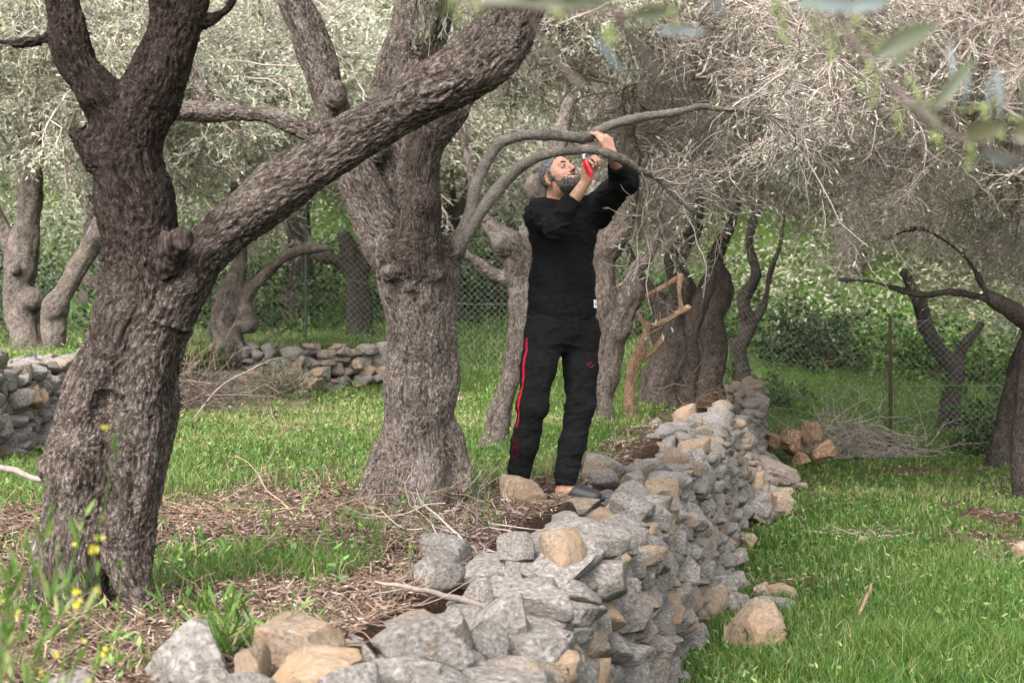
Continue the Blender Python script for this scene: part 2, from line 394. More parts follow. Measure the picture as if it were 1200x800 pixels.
def barkmap(v, segs):
    """for each vertex smooth coordinates along and across the nearest limb; segs[7] is the limb's number"""
    best = np.full(len(v), 1e9); out = np.zeros((len(v), 3)); groups = {}
    for sg in segs: groups.setdefault(sg[7] if len(sg) > 7 else 0, []).append(sg)
    for gi, sg in groups.items():
        gb = np.full(len(v), 1e9); acc = np.zeros((len(v), 3)); wt = np.full(len(v), 1e-12)
        pa = np.array([q[0] for q in sg]); m0 = max(max(q[2], q[3]) for q in sg) + .12
        near = ((v > pa.min(0) - m0 - .1) & (v < np.maximum(pa.max(0), sg[-1][1]) + m0 + .1)).all(1); vi = np.nonzero(near)[0]; V = v[vi]
        if len(vi) == 0: continue
        gb = np.full(len(vi), 1e9); acc = np.zeros((len(vi), 3)); wt = np.full(len(vi), 1e-12)
        for q in sg:
            a, b, ra, rb, s0, u, w = q[:7]; d = b - a; L = max(np.linalg.norm(d), 1e-6); tt = (V - a) @ d / L / L; t = np.clip(tt, 0, 1); r = V - a - t[:, None] * d
            dist = np.linalg.norm(r, axis=1) - (ra + (rb - ra) * t); k = np.exp(-np.clip(dist, -.1, 1) / .014); rr = V - a - tt[:, None] * d
            acc += k[:, None] * np.stack([rr @ u, rr @ w, s0 + np.clip(tt, -2, 3) * L], 1); wt += k; gb = np.minimum(gb, dist)
        m = gb < best[vi]; best[vi[m]] = gb[m]; out[vi[m]] = (acc / wt[:, None])[m]
    return out
def limbs3(limbs, d, step, ground=True):
    """limbs in photo pixels (px, py, radius px[, depth offset]) -> finely sampled 3D paths"""
    res = []
    for L in limbs:
        pts = []
        for e in L:
            dd = d + (e[3] if len(e) > 3 else 0); p = P(e[0], e[1], dd); pts.append([*p, e[2] * dd / FPX])
        res.append(catmull(pts, step))
    return res
def solid_limbs(paths, h, k, knots=(), subs=(), detail=True, wob=.12, amp=1., seed=0, bottom=None):
    allp = np.vstack(paths); m = allp[:, 3].max() + .05
    lo, hi = allp[:, :3].min(0) - m, allp[:, :3].max(0) + m
    F = Field(lo, hi, h); segs = []; s0 = 0
    for pi, p in enumerate(paths):
        n = fbm(np.stack([np.arange(len(p)) * .35, np.full(len(p), pi * 3.7 + seed), np.zeros(len(p))], 1), 2, seed)
        rad = np.maximum(p[:, 3] * (1 + wob * n), .004)
        tan = unit(np.gradient(p[:, :3], axis=0)); u = unit(np.cross(tan[0], [.3, .9, .1]))
        for i in range(len(p) - 1):
            u = unit(u - (u @ tan[i]) * tan[i]); w = np.cross(tan[i], u)
            segs.append((p[i, :3], p[i + 1, :3], rad[i], rad[i + 1], s0, u, w, pi)); s0 += np.linalg.norm(p[i + 1, :3] - p[i, :3])
        s0 += 3.17; F.limb(p[:, :3], rad, min(k, rad.mean() * .9))
    for c, r in knots: F.ell(c, r, k=k * .8)
    for c, r in subs: F.ell(c, r, k=.012, op='sub')
    v, q = F.mesh(); v = relax(v, q, 1, .4)
    if detail: v, q = subdiv(v, q)
    b = barkmap(v, segs); nm = vnormals(v, q)
    RM = np.array(Matrix.Rotation(.7, 3, 'X') @ Matrix.Rotation(.9, 3, 'Y') @ Matrix.Rotation(.5, 3, 'Z'))
    b = b + .018 * np.stack([fbm(v * 6, 3, 51), fbm(v * 6, 3, 52), 2.2 * fbm(v * 7, 3, 53)], 1)
    fl = 1 - np.abs(fbm((b * [10, 10, 2.2]) @ RM + seed, 3, 21)) * 2.2        # long flutes
    pl = 1 - np.abs(fbm((b * [78, 78, 34]) @ RM + seed, 3, 31)) * 2.6       # bark plates
    lump = fbm(v * 5.5, 2, 41)
    d = .0075 * (fl - .3) + .0036 * (pl - .3) + .016 * lump
    v = v + nm * (d * amp)[:, None]
    return v, q, b, np.clip(.5 * fl + .8 * pl, -2, 2)

# ------------------------------------------------------------------ twigs, leaves
def grow(p0, d0, L, nseg, wob, grav, g):
    n = len(p0); pts = np.zeros((n, nseg + 1, 3)); pts[:, 0] = p0; d = unit(d0); st = (np.asarray(L) / nsegf(nseg)).reshape(-1, 1) * np.ones((n, 1))
    for i in range(nseg):
        d = unit(d + g.normal(0, wob, (n, 3)) + np.array([0, 0, -grav])); pts[:, i + 1] = pts[:, i] + d * st
    return pts
def nsegf(n): return float(n)
def kids(par, per, spread, g, t0=.2, t1=1.):
    n, k = par.shape[:2]; i = np.repeat(np.arange(n), per); t = g.uniform(t0, t1, len(i)) * (k - 1); a = np.minimum(t.astype(int), k - 2); f = (t - a)[:, None]
    p = par[i, a] * (1 - f) + par[i, a + 1] * f; tan = unit(par[i, a + 1] - par[i, a]); r = unit(g.normal(0, 1, (len(i), 3)))
    return p, unit(tan + spread * r), t / (k - 1)
def tubes(pts, r0, r1, sides=3, power=1.):
    n, k, _ = pts.shape; t = np.linspace(0, 1, k)[None] ** power; r = (np.asarray(r0) * np.ones(n))[:, None] * (1 - t) + (np.asarray(r1) * np.ones(n))[:, None] * t
    tan = unit(np.gradient(pts, axis=1)); ref = np.where(np.abs(tan[..., 2:3]) > .9, np.array([1., 0, 0]), np.array([0, 0, 1.]))
    u = unit(np.cross(tan, ref)); w = np.cross(tan, u); a = np.arange(sides) * 2 * math.pi / sides
    v = pts[:, :, None] + r[..., None, None] * (u[:, :, None] * np.cos(a)[:, None] + w[:, :, None] * np.sin(a)[:, None])
    i = np.arange(n)[:, None, None] * k * sides + np.arange(k - 1)[None, :, None] * sides; j = np.arange(sides); j2 = (j + 1) % sides
    q = np.stack([i + j, i + j2, i + sides + j2, i + sides + j], -1).reshape(-1, 4)
    return v.reshape(-1, 3), q, np.repeat(np.arange(n), k * sides)
def leaves(p, d, L, W, g, fold=.25):
    """folded lens-shaped leaves: 4 corners + a mid rib, two quads each"""
    n = len(p); d = unit(d); r = unit(np.cross(d, unit(g.normal(0, 1, (n, 3))))); nn = np.cross(d, r)
    L = (np.asarray(L) * np.ones(n))[:, None]; W = (np.asarray(W) * np.ones(n))[:, None]; bend = nn * L * g.uniform(-.15, .15, (n, 1))
    v = np.stack([p, p + d * L * .35 + r * W + nn * W * fold, p + d * L + bend, p + d * L * .35 - r * W + nn * W * fold,
                  p + d * L * .75 + r * W * .7 + bend * .5, p + d * L * .75 - r * W * .7 + bend * .5], 1).reshape(-1, 3)
    b = np.arange(n)[:, None] * 6
    return v, np.concatenate([b + [0, 1, 4, 2], b + [0, 2, 5, 3]]), np.repeat(np.arange(n), 6)
class Bag:
    """collects tubes and leaves into one mesh with a tint per piece"""
    def __init__(s, seed): s.v = []; s.q = []; s.t = []; s.m = []; s.n = 0; s.g = np.random.default_rng(seed)
    def add(s, v, q, tint, m):
        s.v.append(v); s.q.append(q + s.n); s.t.append(tint); s.m.append(np.full(len(q), m)); s.n += len(v)
    def tube(s, pts, r0, r1, m=0, sides=3, tint=None, power=1.):
        v, q, i = tubes(pts, r0, r1, sides, power); t = s.g.uniform(0, 1, len(pts)) if tint is None else np.clip(tint + s.g.normal(0, .12, len(pts)), 0, 1); s.add(v, q, t[i], m)
    def leaf(s, p, d, L, W, m=1, lo=0, hi=1, fold=.25):
        v, q, i = leaves(p, d, L, W, s.g, fold); s.add(v, q, s.g.uniform(lo, hi, len(p))[i] ** 1.3, m)
    def mesh(s, name, mats):
        return mesh(name, np.concatenate(s.v), [np.concatenate(s.q)], mats, np.concatenate(s.m), attrs={'tint': np.concatenate(s.t)})
def crown_bag(seed, starts, dirs, L1=1.3, n1=3, n2_=8, n3=14, nleaf=8, r1=.022, droop=.10, leafL=.052, bag=None, twl=.38, lenjit=.3):
    b = bag or Bag(seed); g = b.g; starts = np.repeat(starts, n1, 0); dirs = unit(np.repeat(dirs, n1, 0) + g.normal(0, .45, (len(starts), 3)))
    A = grow(starts, dirs, g.uniform(1 - lenjit, 1 + lenjit, len(starts)) * L1, 9, .20, droop * .6, g); b.tube(A, r1, .006, 0, 5, power=.8)
    p, d, t = kids(A, n2_, .9, g, .1); B = grow(p, d, g.uniform(.4, 1.1, len(p)) * L1 * .62 * (1.15 - .5 * t), 8, .36, droop, g); b.tube(B, .0085, .0034, 0, 3)
    p, d, t = kids(B, n3, .85, g, .08); T = grow(p, d, g.uniform(.4, 1.2, len(p)) * twl, 5, .38, droop, g); b.tube(T, .0036, .0018, 0, 3)
    if nleaf:
        p, d, t = kids(T, nleaf, .8, g, .15); b.leaf(p, d, g.uniform(.7, 1.2, len(p)) * leafL, g.uniform(.8, 1.2, len(p)) * leafL * .15, 1)
    return b
def sph(n, g, lo=-.1):
    d = unit(g.normal(0, 1, (n * 3, 3))); d = d[d[:, 2] > lo][:n]; return d
def crown_proto(seed, n, spread, up, **k):
    g = np.random.default_rng(seed); d = sph(n, g, -.05); s = d * [spread, spread, up] * g.uniform(.3, 1, (n, 1)) + [0, 0, .15]
    return crown_bag(seed, s, d + [0, 0, .25], **k).mesh('olive_crown', [TWIG, LEAF])
CR = [crown_proto(101, 11, .9, .9, nleaf=8, n3=11, n2_=8, n1=3, L1=1.5, leafL=.06),
      crown_proto(102, 11, .9, .9, nleaf=8, n3=11, n2_=8, n1=3, L1=1.5, droop=.12, leafL=.06),
      crown_proto(103, 12, 1.0, .8, nleaf=2, n3=11, n2_=10, n1=3, L1=1.5, droop=.08, twl=.45),
      crown_proto(104, 12, 1.0, .8, nleaf=3, n3=11, n2_=10, n1=3, L1=1.5, droop=.09, twl=.5),
      crown_proto(105, 9, .8, .8, nleaf=6, n3=9, n2_=7, n1=3, L1=1.3)]

def _low(me):
    a = np.empty(len(me.vertices) * 3, np.float32); me.vertices.foreach_get('co', a); return float(np.percentile(a[2::3], 4))
CLOW = [_low(m) for m in CR]; print('CLOW', CLOW)
# ------------------------------------------------------------------ olive trees
def lowpoint(d, limbs):
    e = limbs[0][0]; dd = d + (e[3] if len(e) > 3 else 0); p = P(e[0], e[1], dd); return np.array([p[0], p[1], float(H(p[0], p[1]))])
def tree(label, d, limbs, bark, h=.02, k=.05, knots=(), subs=(), crowns=(), name='olive_tree', cat='olive tree', detail=False, amp=1., group=None, seed=0, own=None, wob=.12):
    r = root(name, lowpoint(d, limbs), label, cat, group)
    step = max(.05, h * 4); paths = limbs3(limbs, d, step)
    p0 = paths[0]; z = float(H(p0[0, 0], p0[0, 1])) - .12
    if p0[0, 2] > z: paths[0] = np.vstack([[p0[0, 0], p0[0, 1], z, p0[0, 3] * 1.15], p0])
    kn = [(P(a, b_, d + c), np.array([rr, rr, rr * q_]) * d / FPX) for a, b_, c, rr, q_ in knots]; sb = [(P(a, b_, d + c), np.array([rr, rr, rr * q_]) * d / FPX) for a, b_, c, rr, q_ in subs]
    v, q, b, dsp = solid_limbs(paths, h, k, kn, sb, detail, wob, amp, seed)
    at = {'bark': b, 'disp': dsp}
    if seed == 1: at['dark_zone'] = sst(1.5, 1.95, v[:, 2] + .10 * vnoise(v * 5)) * sst(.10, -.12, v[:, 0] + .92 - .25 * (v[:, 2] - 1.72))  # darker bark high up on the left part of the trunk
    if seed == 2: at['dark_zone'] = .8 * sst(.20, .13, np.min([np.linalg.norm(v - P(492 + 1.5 * k, 285 - 22 * k, 6.72), axis=1) for k in range(8)], 0)) * sst(6.95, 6.85, v[:, 1])  # darker bark along the front limb
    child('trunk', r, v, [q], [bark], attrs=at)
    rr = random.Random(seed + 5)
    for (ci, px, py, dd, sc, *zz) in crowns:
        c = P(px, py, d + dd); lim = EYE - ((338 if px > 640 else 285) - 400) * (d + dd) / FPX; c[2] = max(c[2], lim - CLOW[ci] * sc * (zz[0] if zz else .9))
        o = ob('crown', CR[ci], r, tuple(c - np.array(r.location))); o.rotation_euler = (0, 0, rr.uniform(0, 6.28)); o.scale = (sc, sc, sc * (zz[0] if zz else .9))
    if own: own(r)
    return r

# nearest tree, left: two fused stems, a long limb leaning right
def stub_wood(r):
    F = Field(P(175, 350, 3.9), P(245, 250, 4.25), .006)
    F = Field([-1.12, 3.92, 1.70], [-.85, 4.2, 2.02], .006)
    a = P(196, 315, 4.16); b = P(208, 280, 4.08)
    F.cone(a, b, .034, .033, .01); F.cone(P(196, 290, 4.1), P(190, 262, 4.08), .022, .005, .02); F.cone(P(216, 285, 4.07), P(226, 264, 4.06), .02, .004, .02)
    F.ell(P(207, 284, 4.03), [.017, .03, .024], k=.01, op='sub')
    v, q = F.mesh(); v = v + vnormals(v, q) * (.009 * fbm(v * [60, 60, 12], 3, 3))[:, None]; child('broken_stub', r, v, [q], [WOOD])
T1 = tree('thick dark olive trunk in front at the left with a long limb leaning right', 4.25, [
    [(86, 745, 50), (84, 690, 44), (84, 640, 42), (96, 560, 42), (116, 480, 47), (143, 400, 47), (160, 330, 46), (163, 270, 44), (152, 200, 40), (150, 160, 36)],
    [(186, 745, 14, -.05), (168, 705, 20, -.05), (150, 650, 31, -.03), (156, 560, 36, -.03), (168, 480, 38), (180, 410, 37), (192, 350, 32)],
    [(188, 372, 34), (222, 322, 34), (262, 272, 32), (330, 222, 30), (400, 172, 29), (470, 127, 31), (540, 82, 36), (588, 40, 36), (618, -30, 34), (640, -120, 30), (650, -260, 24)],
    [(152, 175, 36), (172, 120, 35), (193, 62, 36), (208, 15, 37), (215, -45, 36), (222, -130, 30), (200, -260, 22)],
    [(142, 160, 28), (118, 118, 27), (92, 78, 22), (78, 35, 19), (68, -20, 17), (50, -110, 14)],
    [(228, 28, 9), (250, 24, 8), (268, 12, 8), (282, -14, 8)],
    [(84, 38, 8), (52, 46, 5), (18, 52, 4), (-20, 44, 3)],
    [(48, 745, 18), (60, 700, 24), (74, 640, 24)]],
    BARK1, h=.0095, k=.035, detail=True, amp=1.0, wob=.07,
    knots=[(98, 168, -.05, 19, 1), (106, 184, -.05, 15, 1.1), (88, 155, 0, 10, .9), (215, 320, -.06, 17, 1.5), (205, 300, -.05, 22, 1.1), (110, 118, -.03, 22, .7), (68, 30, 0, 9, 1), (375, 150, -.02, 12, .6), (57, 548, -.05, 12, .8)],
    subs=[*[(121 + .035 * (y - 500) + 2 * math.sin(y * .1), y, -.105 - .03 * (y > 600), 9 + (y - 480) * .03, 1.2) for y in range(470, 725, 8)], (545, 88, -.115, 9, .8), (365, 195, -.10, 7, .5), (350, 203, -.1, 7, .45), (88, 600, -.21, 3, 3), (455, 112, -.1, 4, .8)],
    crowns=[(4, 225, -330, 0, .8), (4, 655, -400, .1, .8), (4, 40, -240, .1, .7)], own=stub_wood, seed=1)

# middle tree with the two arching boughs
def fine_twigs(pts, per, g, L, r0, bag, droop=.1, t0=.1, n3=6, nleaf=3):
    p, d, t = kids(pts, per, 1.0, g, t0); B = grow(p, d, g.uniform(.4, 1.1, len(p)) * L, 7, .33, droop, g); bag.tube(B, r0, .0012, 0, 4)
    p, d, t = kids(B, n3, .8, g, .1); T = grow(p, d, g.uniform(.3, 1, len(p)) * L * .5, 4, .2, droop, g); bag.tube(T, .0022, .001, 0, 3)
    if nleaf: p, d, t = kids(T, nleaf, .8, g, .3); bag.leaf(p, d, g.uniform(.03, .045, len(p)), .0045, 1)
def boughs(r):
    for k, (pp, per, t0) in enumerate([([(523, 300, 11), (540, 280, 9), (551, 248, 7.5), (560, 212, 6.5), (582, 172, 6), (609, 160, 5.8), (640, 159, 5.6), (672, 161, 5.6, .03), (691, 160, 5.8, .08), (710, 149, 5.2, .10), (747, 139, 4.8, .10), (785, 132, 4.4, .1), (822, 125, 3.6, .2), (852, 128, 3, .3), (895, 134, 2, .5), (940, 150, 1.2, .6)], 18, .74),
                    ([(520, 305, 11), (538, 288, 8.5), (560, 252, 7), (597, 207, 6.2), (628, 185, 5.6, -.06), (660, 177, 5.2, -.12), (700, 177, 5, -.15), (722, 182, 4.8, -.14), (738, 192, 4.4, -.08), (747, 199, 4, 0), (765, 206, 3.4, .1), (790, 231, 2.8, .15), (808, 245, 2.2, .2), (830, 252, 1.4, .2)], 14, .78)]):
        pts = catmull([[*P(e[0], e[1], 6.86 + (e[3] if len(e) > 3 else 0)), e[2] * 6.9 / FPX] for e in pp], .035); p = pts[:, :3]; rad = pts[:, 3]
        n = fbm(np.stack([np.arange(len(p)) * .5, np.full(len(p), k * 9.), np.zeros(len(p))], 1), 2, 5); p = p + .008 * fbm(p * 8, 2, 7)[:, None]
        F = Field(p.min(0) - .1, p.max(0) + .1, .0065); F.path(p, rad * (1 + .13 * n), .01)
        g = np.random.default_rng(50 + k)
        v, q = F.mesh(); v = v + vnormals(v, q) * (.0022 * fbm(v * 55, 3, 3))[:, None]
        segs = []; s0 = 0
        u = np.array([0, 1., 0])
        for i in range(len(p) - 1):
            t = unit(p[i + 1] - p[i]); u = unit(u - (u @ t) * t); segs.append((p[i], p[i + 1], rad[i], rad[i + 1], s0, u, np.cross(t, u))); s0 += np.linalg.norm(p[i + 1] - p[i])
        bo = child('bough', r, v, [q], [BARKB], attrs={'bark': barkmap(v, segs), 'disp': np.full(len(v), .3)})
        b = Bag(60 + k); fine_twigs(p[None, ::4], per, g, .55, .0034, b, .10, t0, 4, 0)
        p2, d2, _ = kids(p[None, ::4], 6, .8, g, .74); A = grow(p2, d2 + [.5, .5, .25], g.uniform(.5, 1.1, 6), 10, .30, .07, g); b.tube(A, .005, .002, 0, 5); fine_twigs(A, 4, g, .45, .0028, b, .10, .1, 5, 2)
        tw = ob('twigs', b.mesh('twigs', [TWIGM, LEAF]), bo, tuple(-np.array(r.location)))
BARKB = m_bark('bark_bough', (.10, .082, .066), (.24, .205, .175), (.46, .42, .38), 2.2, .6)
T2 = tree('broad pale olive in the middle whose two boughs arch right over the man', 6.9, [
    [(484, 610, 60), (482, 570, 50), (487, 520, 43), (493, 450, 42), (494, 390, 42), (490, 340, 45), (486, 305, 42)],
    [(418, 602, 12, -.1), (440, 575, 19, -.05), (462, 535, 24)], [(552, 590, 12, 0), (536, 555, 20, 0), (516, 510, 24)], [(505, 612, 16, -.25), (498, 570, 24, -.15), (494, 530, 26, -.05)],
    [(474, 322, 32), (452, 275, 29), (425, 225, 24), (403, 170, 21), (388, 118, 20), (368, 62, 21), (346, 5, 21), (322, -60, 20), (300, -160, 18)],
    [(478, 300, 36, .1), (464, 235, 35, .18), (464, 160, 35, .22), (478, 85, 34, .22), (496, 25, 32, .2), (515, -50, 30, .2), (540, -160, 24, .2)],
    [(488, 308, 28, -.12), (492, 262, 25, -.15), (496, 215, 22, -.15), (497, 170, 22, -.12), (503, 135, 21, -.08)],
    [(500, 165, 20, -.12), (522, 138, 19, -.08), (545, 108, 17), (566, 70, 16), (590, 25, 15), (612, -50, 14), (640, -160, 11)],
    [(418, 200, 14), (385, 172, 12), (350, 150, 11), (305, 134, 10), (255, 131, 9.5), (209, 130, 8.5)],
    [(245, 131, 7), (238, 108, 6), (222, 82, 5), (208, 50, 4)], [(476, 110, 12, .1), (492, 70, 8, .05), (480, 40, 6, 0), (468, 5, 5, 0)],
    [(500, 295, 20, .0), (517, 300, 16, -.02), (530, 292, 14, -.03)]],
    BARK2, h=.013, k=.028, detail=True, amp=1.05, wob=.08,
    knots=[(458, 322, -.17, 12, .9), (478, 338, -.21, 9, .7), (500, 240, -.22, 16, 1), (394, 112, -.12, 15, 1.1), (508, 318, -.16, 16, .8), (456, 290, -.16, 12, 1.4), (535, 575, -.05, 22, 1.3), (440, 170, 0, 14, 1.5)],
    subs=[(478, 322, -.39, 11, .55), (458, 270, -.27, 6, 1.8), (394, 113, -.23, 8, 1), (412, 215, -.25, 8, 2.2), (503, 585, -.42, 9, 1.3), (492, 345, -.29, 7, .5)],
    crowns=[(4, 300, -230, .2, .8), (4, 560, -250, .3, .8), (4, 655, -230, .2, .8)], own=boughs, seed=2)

tree('slender leaning olive trunk with a fat burl, just behind the man', 10.5, [
    [(576, 540, 19), (582, 510, 15), (590, 476, 13), (602, 430, 13), (611, 380, 14), (612, 330, 16), (603, 298, 18), (590, 277, 14), (574, 264, 9)],
    [(597, 330, 9), (578, 322, 8), (560, 308, 7), (542, 296, 6)], [(612, 300, 18, .1), (628, 262, 16, .1), (640, 225, 14, .1), (652, 180, 11, .1), (668, 120, 9, .2)],
    [(582, 270, 9), (560, 240, 6), (552, 200, 5), (540, 150, 4)]], BARK2, h=.02, k=.06, knots=[(628, 222, 0, 14, 1.3), (592, 285, -.05, 17, .9), (582, 480, 0, 9, 1.3)],
    crowns=[(0, 600, 65, 1.8, .75)], seed=3)
tree('stout twisted olive trunk close behind the black trousers on the right', 13, [
    [(702, 510, 19), (704, 480, 15), (711, 440, 15), (718, 400, 15), (728, 370, 13)], [(692, 500, 9), (697, 450, 10), (706, 400, 12), (711, 350, 12), (708, 312, 12), (714, 285, 14), (730, 262, 14), (738, 225, 12), (740, 190, 9), (738, 150, 7)],
    [(728, 385, 12), (740, 350, 10), (744, 318, 10), (758, 300, 8), (775, 270, 7)], [(740, 355, 8), (722, 352, 8), (708, 338, 7)], [(740, 200, 6), (750, 185, 5), (746, 170, 3)]],
    BARKF, h=.022, k=.06, knots=[(715, 290, 0, 16, .9), (741, 345, 0, 14, 1.1)], crowns=[(2, 770, 120, .3, .9), (0, 700, 20, 1, .9)], seed=4)
tree('small olive with a smooth orange pruned trunk forking beside the twisted trunks', 13.6, [
    [(744, 502, 8), (738, 470, 6.5), (741, 435, 6.2), (752, 408, 6.5), (757, 392, 6), (758, 381, 5.5)], [(758, 384, 4.6), (775, 378, 4.2), (795, 367, 4), (806, 361, 3.6)], [(799, 364, 2.8), (796, 345, 2.4), (797, 322, 1.8)],
    [(758, 386, 4.6), (751, 374, 4), (747, 366, 3.6)], [(750, 420, 4.5), (766, 412, 4), (774, 400, 3.5), (779, 394, 2)], [(704, 300, 3.5), (716, 318, 4), (724, 338, 4.5), (722, 350, 4)], [(752, 350, 3, .2), (775, 338, 3, .2), (800, 322, 2, .2)]],
    BARKO, h=.014, k=.02, name='pruned_olive_tree', crowns=[(2, 800, 250, .6, .62)], seed=5)
tree('dark gnarled olive trunk standing left of the fence post on a root mound', 15.5, [
    [(778, 492, 25), (771, 455, 21), (786, 415, 20), (781, 378, 18), (799, 342, 14), (791, 305, 11), (815, 268, 8), (820, 215, 6), (832, 160, 4)], [(752, 485, 9), (762, 468, 12), (774, 440, 14)], [(800, 480, 12), (806, 440, 14), (806, 395, 14), (822, 350, 11), (835, 320, 7)],
    [(786, 375, 12), (765, 345, 9), (748, 320, 7), (735, 290, 5)]], BARKF, h=.026, k=.05, knots=[(772, 470, -.1, 16, .7), (790, 400, 0, 20, 1)], crowns=[(2, 860, 190, 0, 1.0), (1, 790, 60, 1.2, 1)], seed=6)
tree('broad shadowed olive trunk directly behind the grey fence post', 17.5, [
    [(828, 448, 20), (837, 410, 18), (830, 374, 17), (848, 340, 13), (838, 302, 10), (858, 262, 7), (864, 215, 6), (878, 150, 4)], [(815, 440, 9), (822, 405, 10), (818, 365, 9), (805, 330, 7)]], BARKF, h=.03, k=.07, crowns=[(3, 920, 180, 0, 1.2), (0, 860, 60, 1, 1.2)], seed=7)
tree('slim leaning olive trunk in the weeds behind the fence', 23, [[(869, 432, 11), (865, 408, 10), (878, 382, 9), (871, 352, 8), (886, 322, 6), (878, 280, 5), (890, 235, 4.5), (896, 180, 3)], [(878, 384, 6), (896, 356, 5), (902, 322, 4), (915, 285, 3), (920, 240, 2)]], BARKD, h=.035, k=.05, crowns=[(0, 900, 170, 0, 1.5)], seed=8)
tree('knobbly olive trunk with cut stumps, standing on the upper terrace near the green fence post', 18.4, [
    [(268, 405, 20), (262, 378, 15), (270, 345, 14), (280, 310, 9), (282, 270, 6), (275, 220, 5)], [(290, 378, 12), (286, 350, 11), (305, 328, 7), (330, 305, 6), (350, 294, 6), (385, 291, 4)], [(350, 294, 4), (365, 285, 3), (352, 262, 3)]],
    BARK2, h=.026, k=.06, knots=[(292, 382, -.1, 10, .9), (255, 350, 0, 9, 1)], crowns=[(1, 270, 170, .2, 1.1), (0, 330, 120, .8, 1.2)], seed=9)
tree('dark olive trunk standing behind the wire fence, left of the broad pale olive', 23.5, [
    [(422, 388, 16), (421, 350, 15), (416, 318, 12), (405, 280, 9)], [(418, 322, 8), (395, 305, 6), (370, 300, 5)], [(424, 318, 9), (440, 280, 7)]], BARKD, h=.035, k=.06, crowns=[(0, 415, 190, 0, 1.5)], seed=10)
tree('pale upright olive with a round knot hole at the far left', 15.5, [
    [(34, 425, 26), (32, 395, 20), (22, 350, 18), (26, 300, 17), (34, 250, 15), (37, 200, 13), (36, 150, 12), (36, 100, 9), (28, 40, 7)], [(16, 310, 10), (4, 270, 9), (-15, 230, 8)], [(34, 215, 6), (15, 180, 4), (-5, 150, 3)]],
    BARK2, h=.024, k=.06, knots=[(38, 350, -.1, 14, 1), (18, 316, -.2, 7, 1)], subs=[(18, 316, -.32, 5, 1)], crowns=[(1, 35, 60, .2, 1.1), (0, 100, 120, .8, 1)], seed=11)
tree('smooth slanting olive stem rising right from a burred stump at the far left', 14.8, [
    [(64, 432, 14), (60, 400, 12), (58, 372, 12), (80, 332, 12), (108, 285, 11), (130, 245, 9), (150, 200, 7)], [(66, 400, 10), (70, 365, 10)]], BARK2, h=.024, k=.06, knots=[(64, 360, -.05, 14, 1.2)], crowns=[(1, 160, 120, .3, .95)], seed=12)
tree('thin dark olive trunk cut by the right edge, nearest of the trunks on the lawn', 14.6, [
    [(1201, 588, 13), (1199, 540, 11.5), (1200, 480, 12), (1206, 430, 13), (1215, 380, 13)], [(1214, 385, 12), (1190, 365, 12), (1172, 355, 10), (1160, 345, 7)], [(1170, 352, 5), (1150, 348, 4.5), (1110, 342, 4.5), (1080, 345, 4), (1050, 338, 3), (1020, 330, 2.2), (985, 328, 1.8)],
    [(1160, 348, 3.5), (1130, 300, 3), (1080, 268, 2.5), (1040, 280, 2)], [(1210, 385, 9), (1225, 340, 8), (1235, 280, 6)]],
    BARKD, h=.02, k=.04, crowns=[(3, 1180, 215, 0, .95), (3, 1110, 200, .4, .85), (2, 1250, 170, .4, 1)], seed=13)
tree('leaning grooved olive trunk between the green shrub and the right edge', 18.2, [
    [(1168, 552, 15), (1174, 510, 11), (1184, 465, 11), (1196, 420, 12), (1215, 370, 11)], [(1180, 545, 8), (1186, 500, 8), (1192, 460, 8)]], BARKD, h=.028, k=.05, crowns=[(3, 1230, 260, .2, 1.1), (0, 1180, 180, 1, 1.2)], seed=14)
tree('crooked dark olive bending left behind the fence and the green shrub', 23, [
    [(1112, 505, 16), (1114, 470, 12), (1120, 438, 9), (1102, 412, 9), (1086, 385, 9), (1078, 355, 8), (1060, 320, 6)], [(1118, 430, 7), (1130, 405, 6), (1150, 380, 4)]], BARKD, h=.034, k=.06, crowns=[(2, 1070, 265, 0, 1.25), (0, 1130, 200, .6, 1.3)], seed=15)

# trees whose crowns fill the upper picture: built once, then copied
def bg_tree(variant, seed, label, group):
    d = 20.; limbs = [[(600, 545, 24), (602, 500, 19), (598, 450, 17), (602, 400, 15)], [(600, 410, 12), (585, 370, 9), (570, 320, 6)], [(602, 405, 12), (622, 360, 9), (640, 310, 6)], [(602, 405, 9, .1), (605, 350, 7, .4), (600, 310, 5, .5)]]
    r = root('olive_tree', (0, 0, 0), label, 'olive tree', group); pth = limbs3(limbs, d, .2)
    v, q, b, ds = solid_limbs(pth, .034, .07, (), (), False, .12, 1, seed); v = v - np.array([0, 20., EYE - 145 * 20 / FPX + .15])
    child('trunk', r, v, [q], [BARKF], attrs={'bark': b, 'disp': ds})
    o = ob('crown', CR[variant], r, (0, .1, max(2.3, 1.75 - CLOW[variant] * 1.2))); o.scale = (1.25, 1.25, 1.2)
    return r
def dup(o, loc, rz, sc, label=None):
    r = o.copy(); C.objects.link(r); r.location = loc; r.rotation_euler = (0, 0, rz); r.scale = (sc,) * 3
    if label: r['label'] = label
    for ch in list(o.children):
        c = ch.copy(); C.objects.link(c); c.parent = r
    return r
GL = 'leafy olives crowding the slope behind the grove'; GB = 'bare twigged olives behind the right side of the grove'
B0 = bg_tree(0, 31, 'silvery leafy olive crowding the slope behind the wire fence', GL)
B1 = bg_tree(1, 32, 'silvery leafy olive crowding the slope behind the wire fence', GL)
B2 = bg_tree(3, 33, 'olive with tangled drooping twigs behind the right side of the grove', GB)
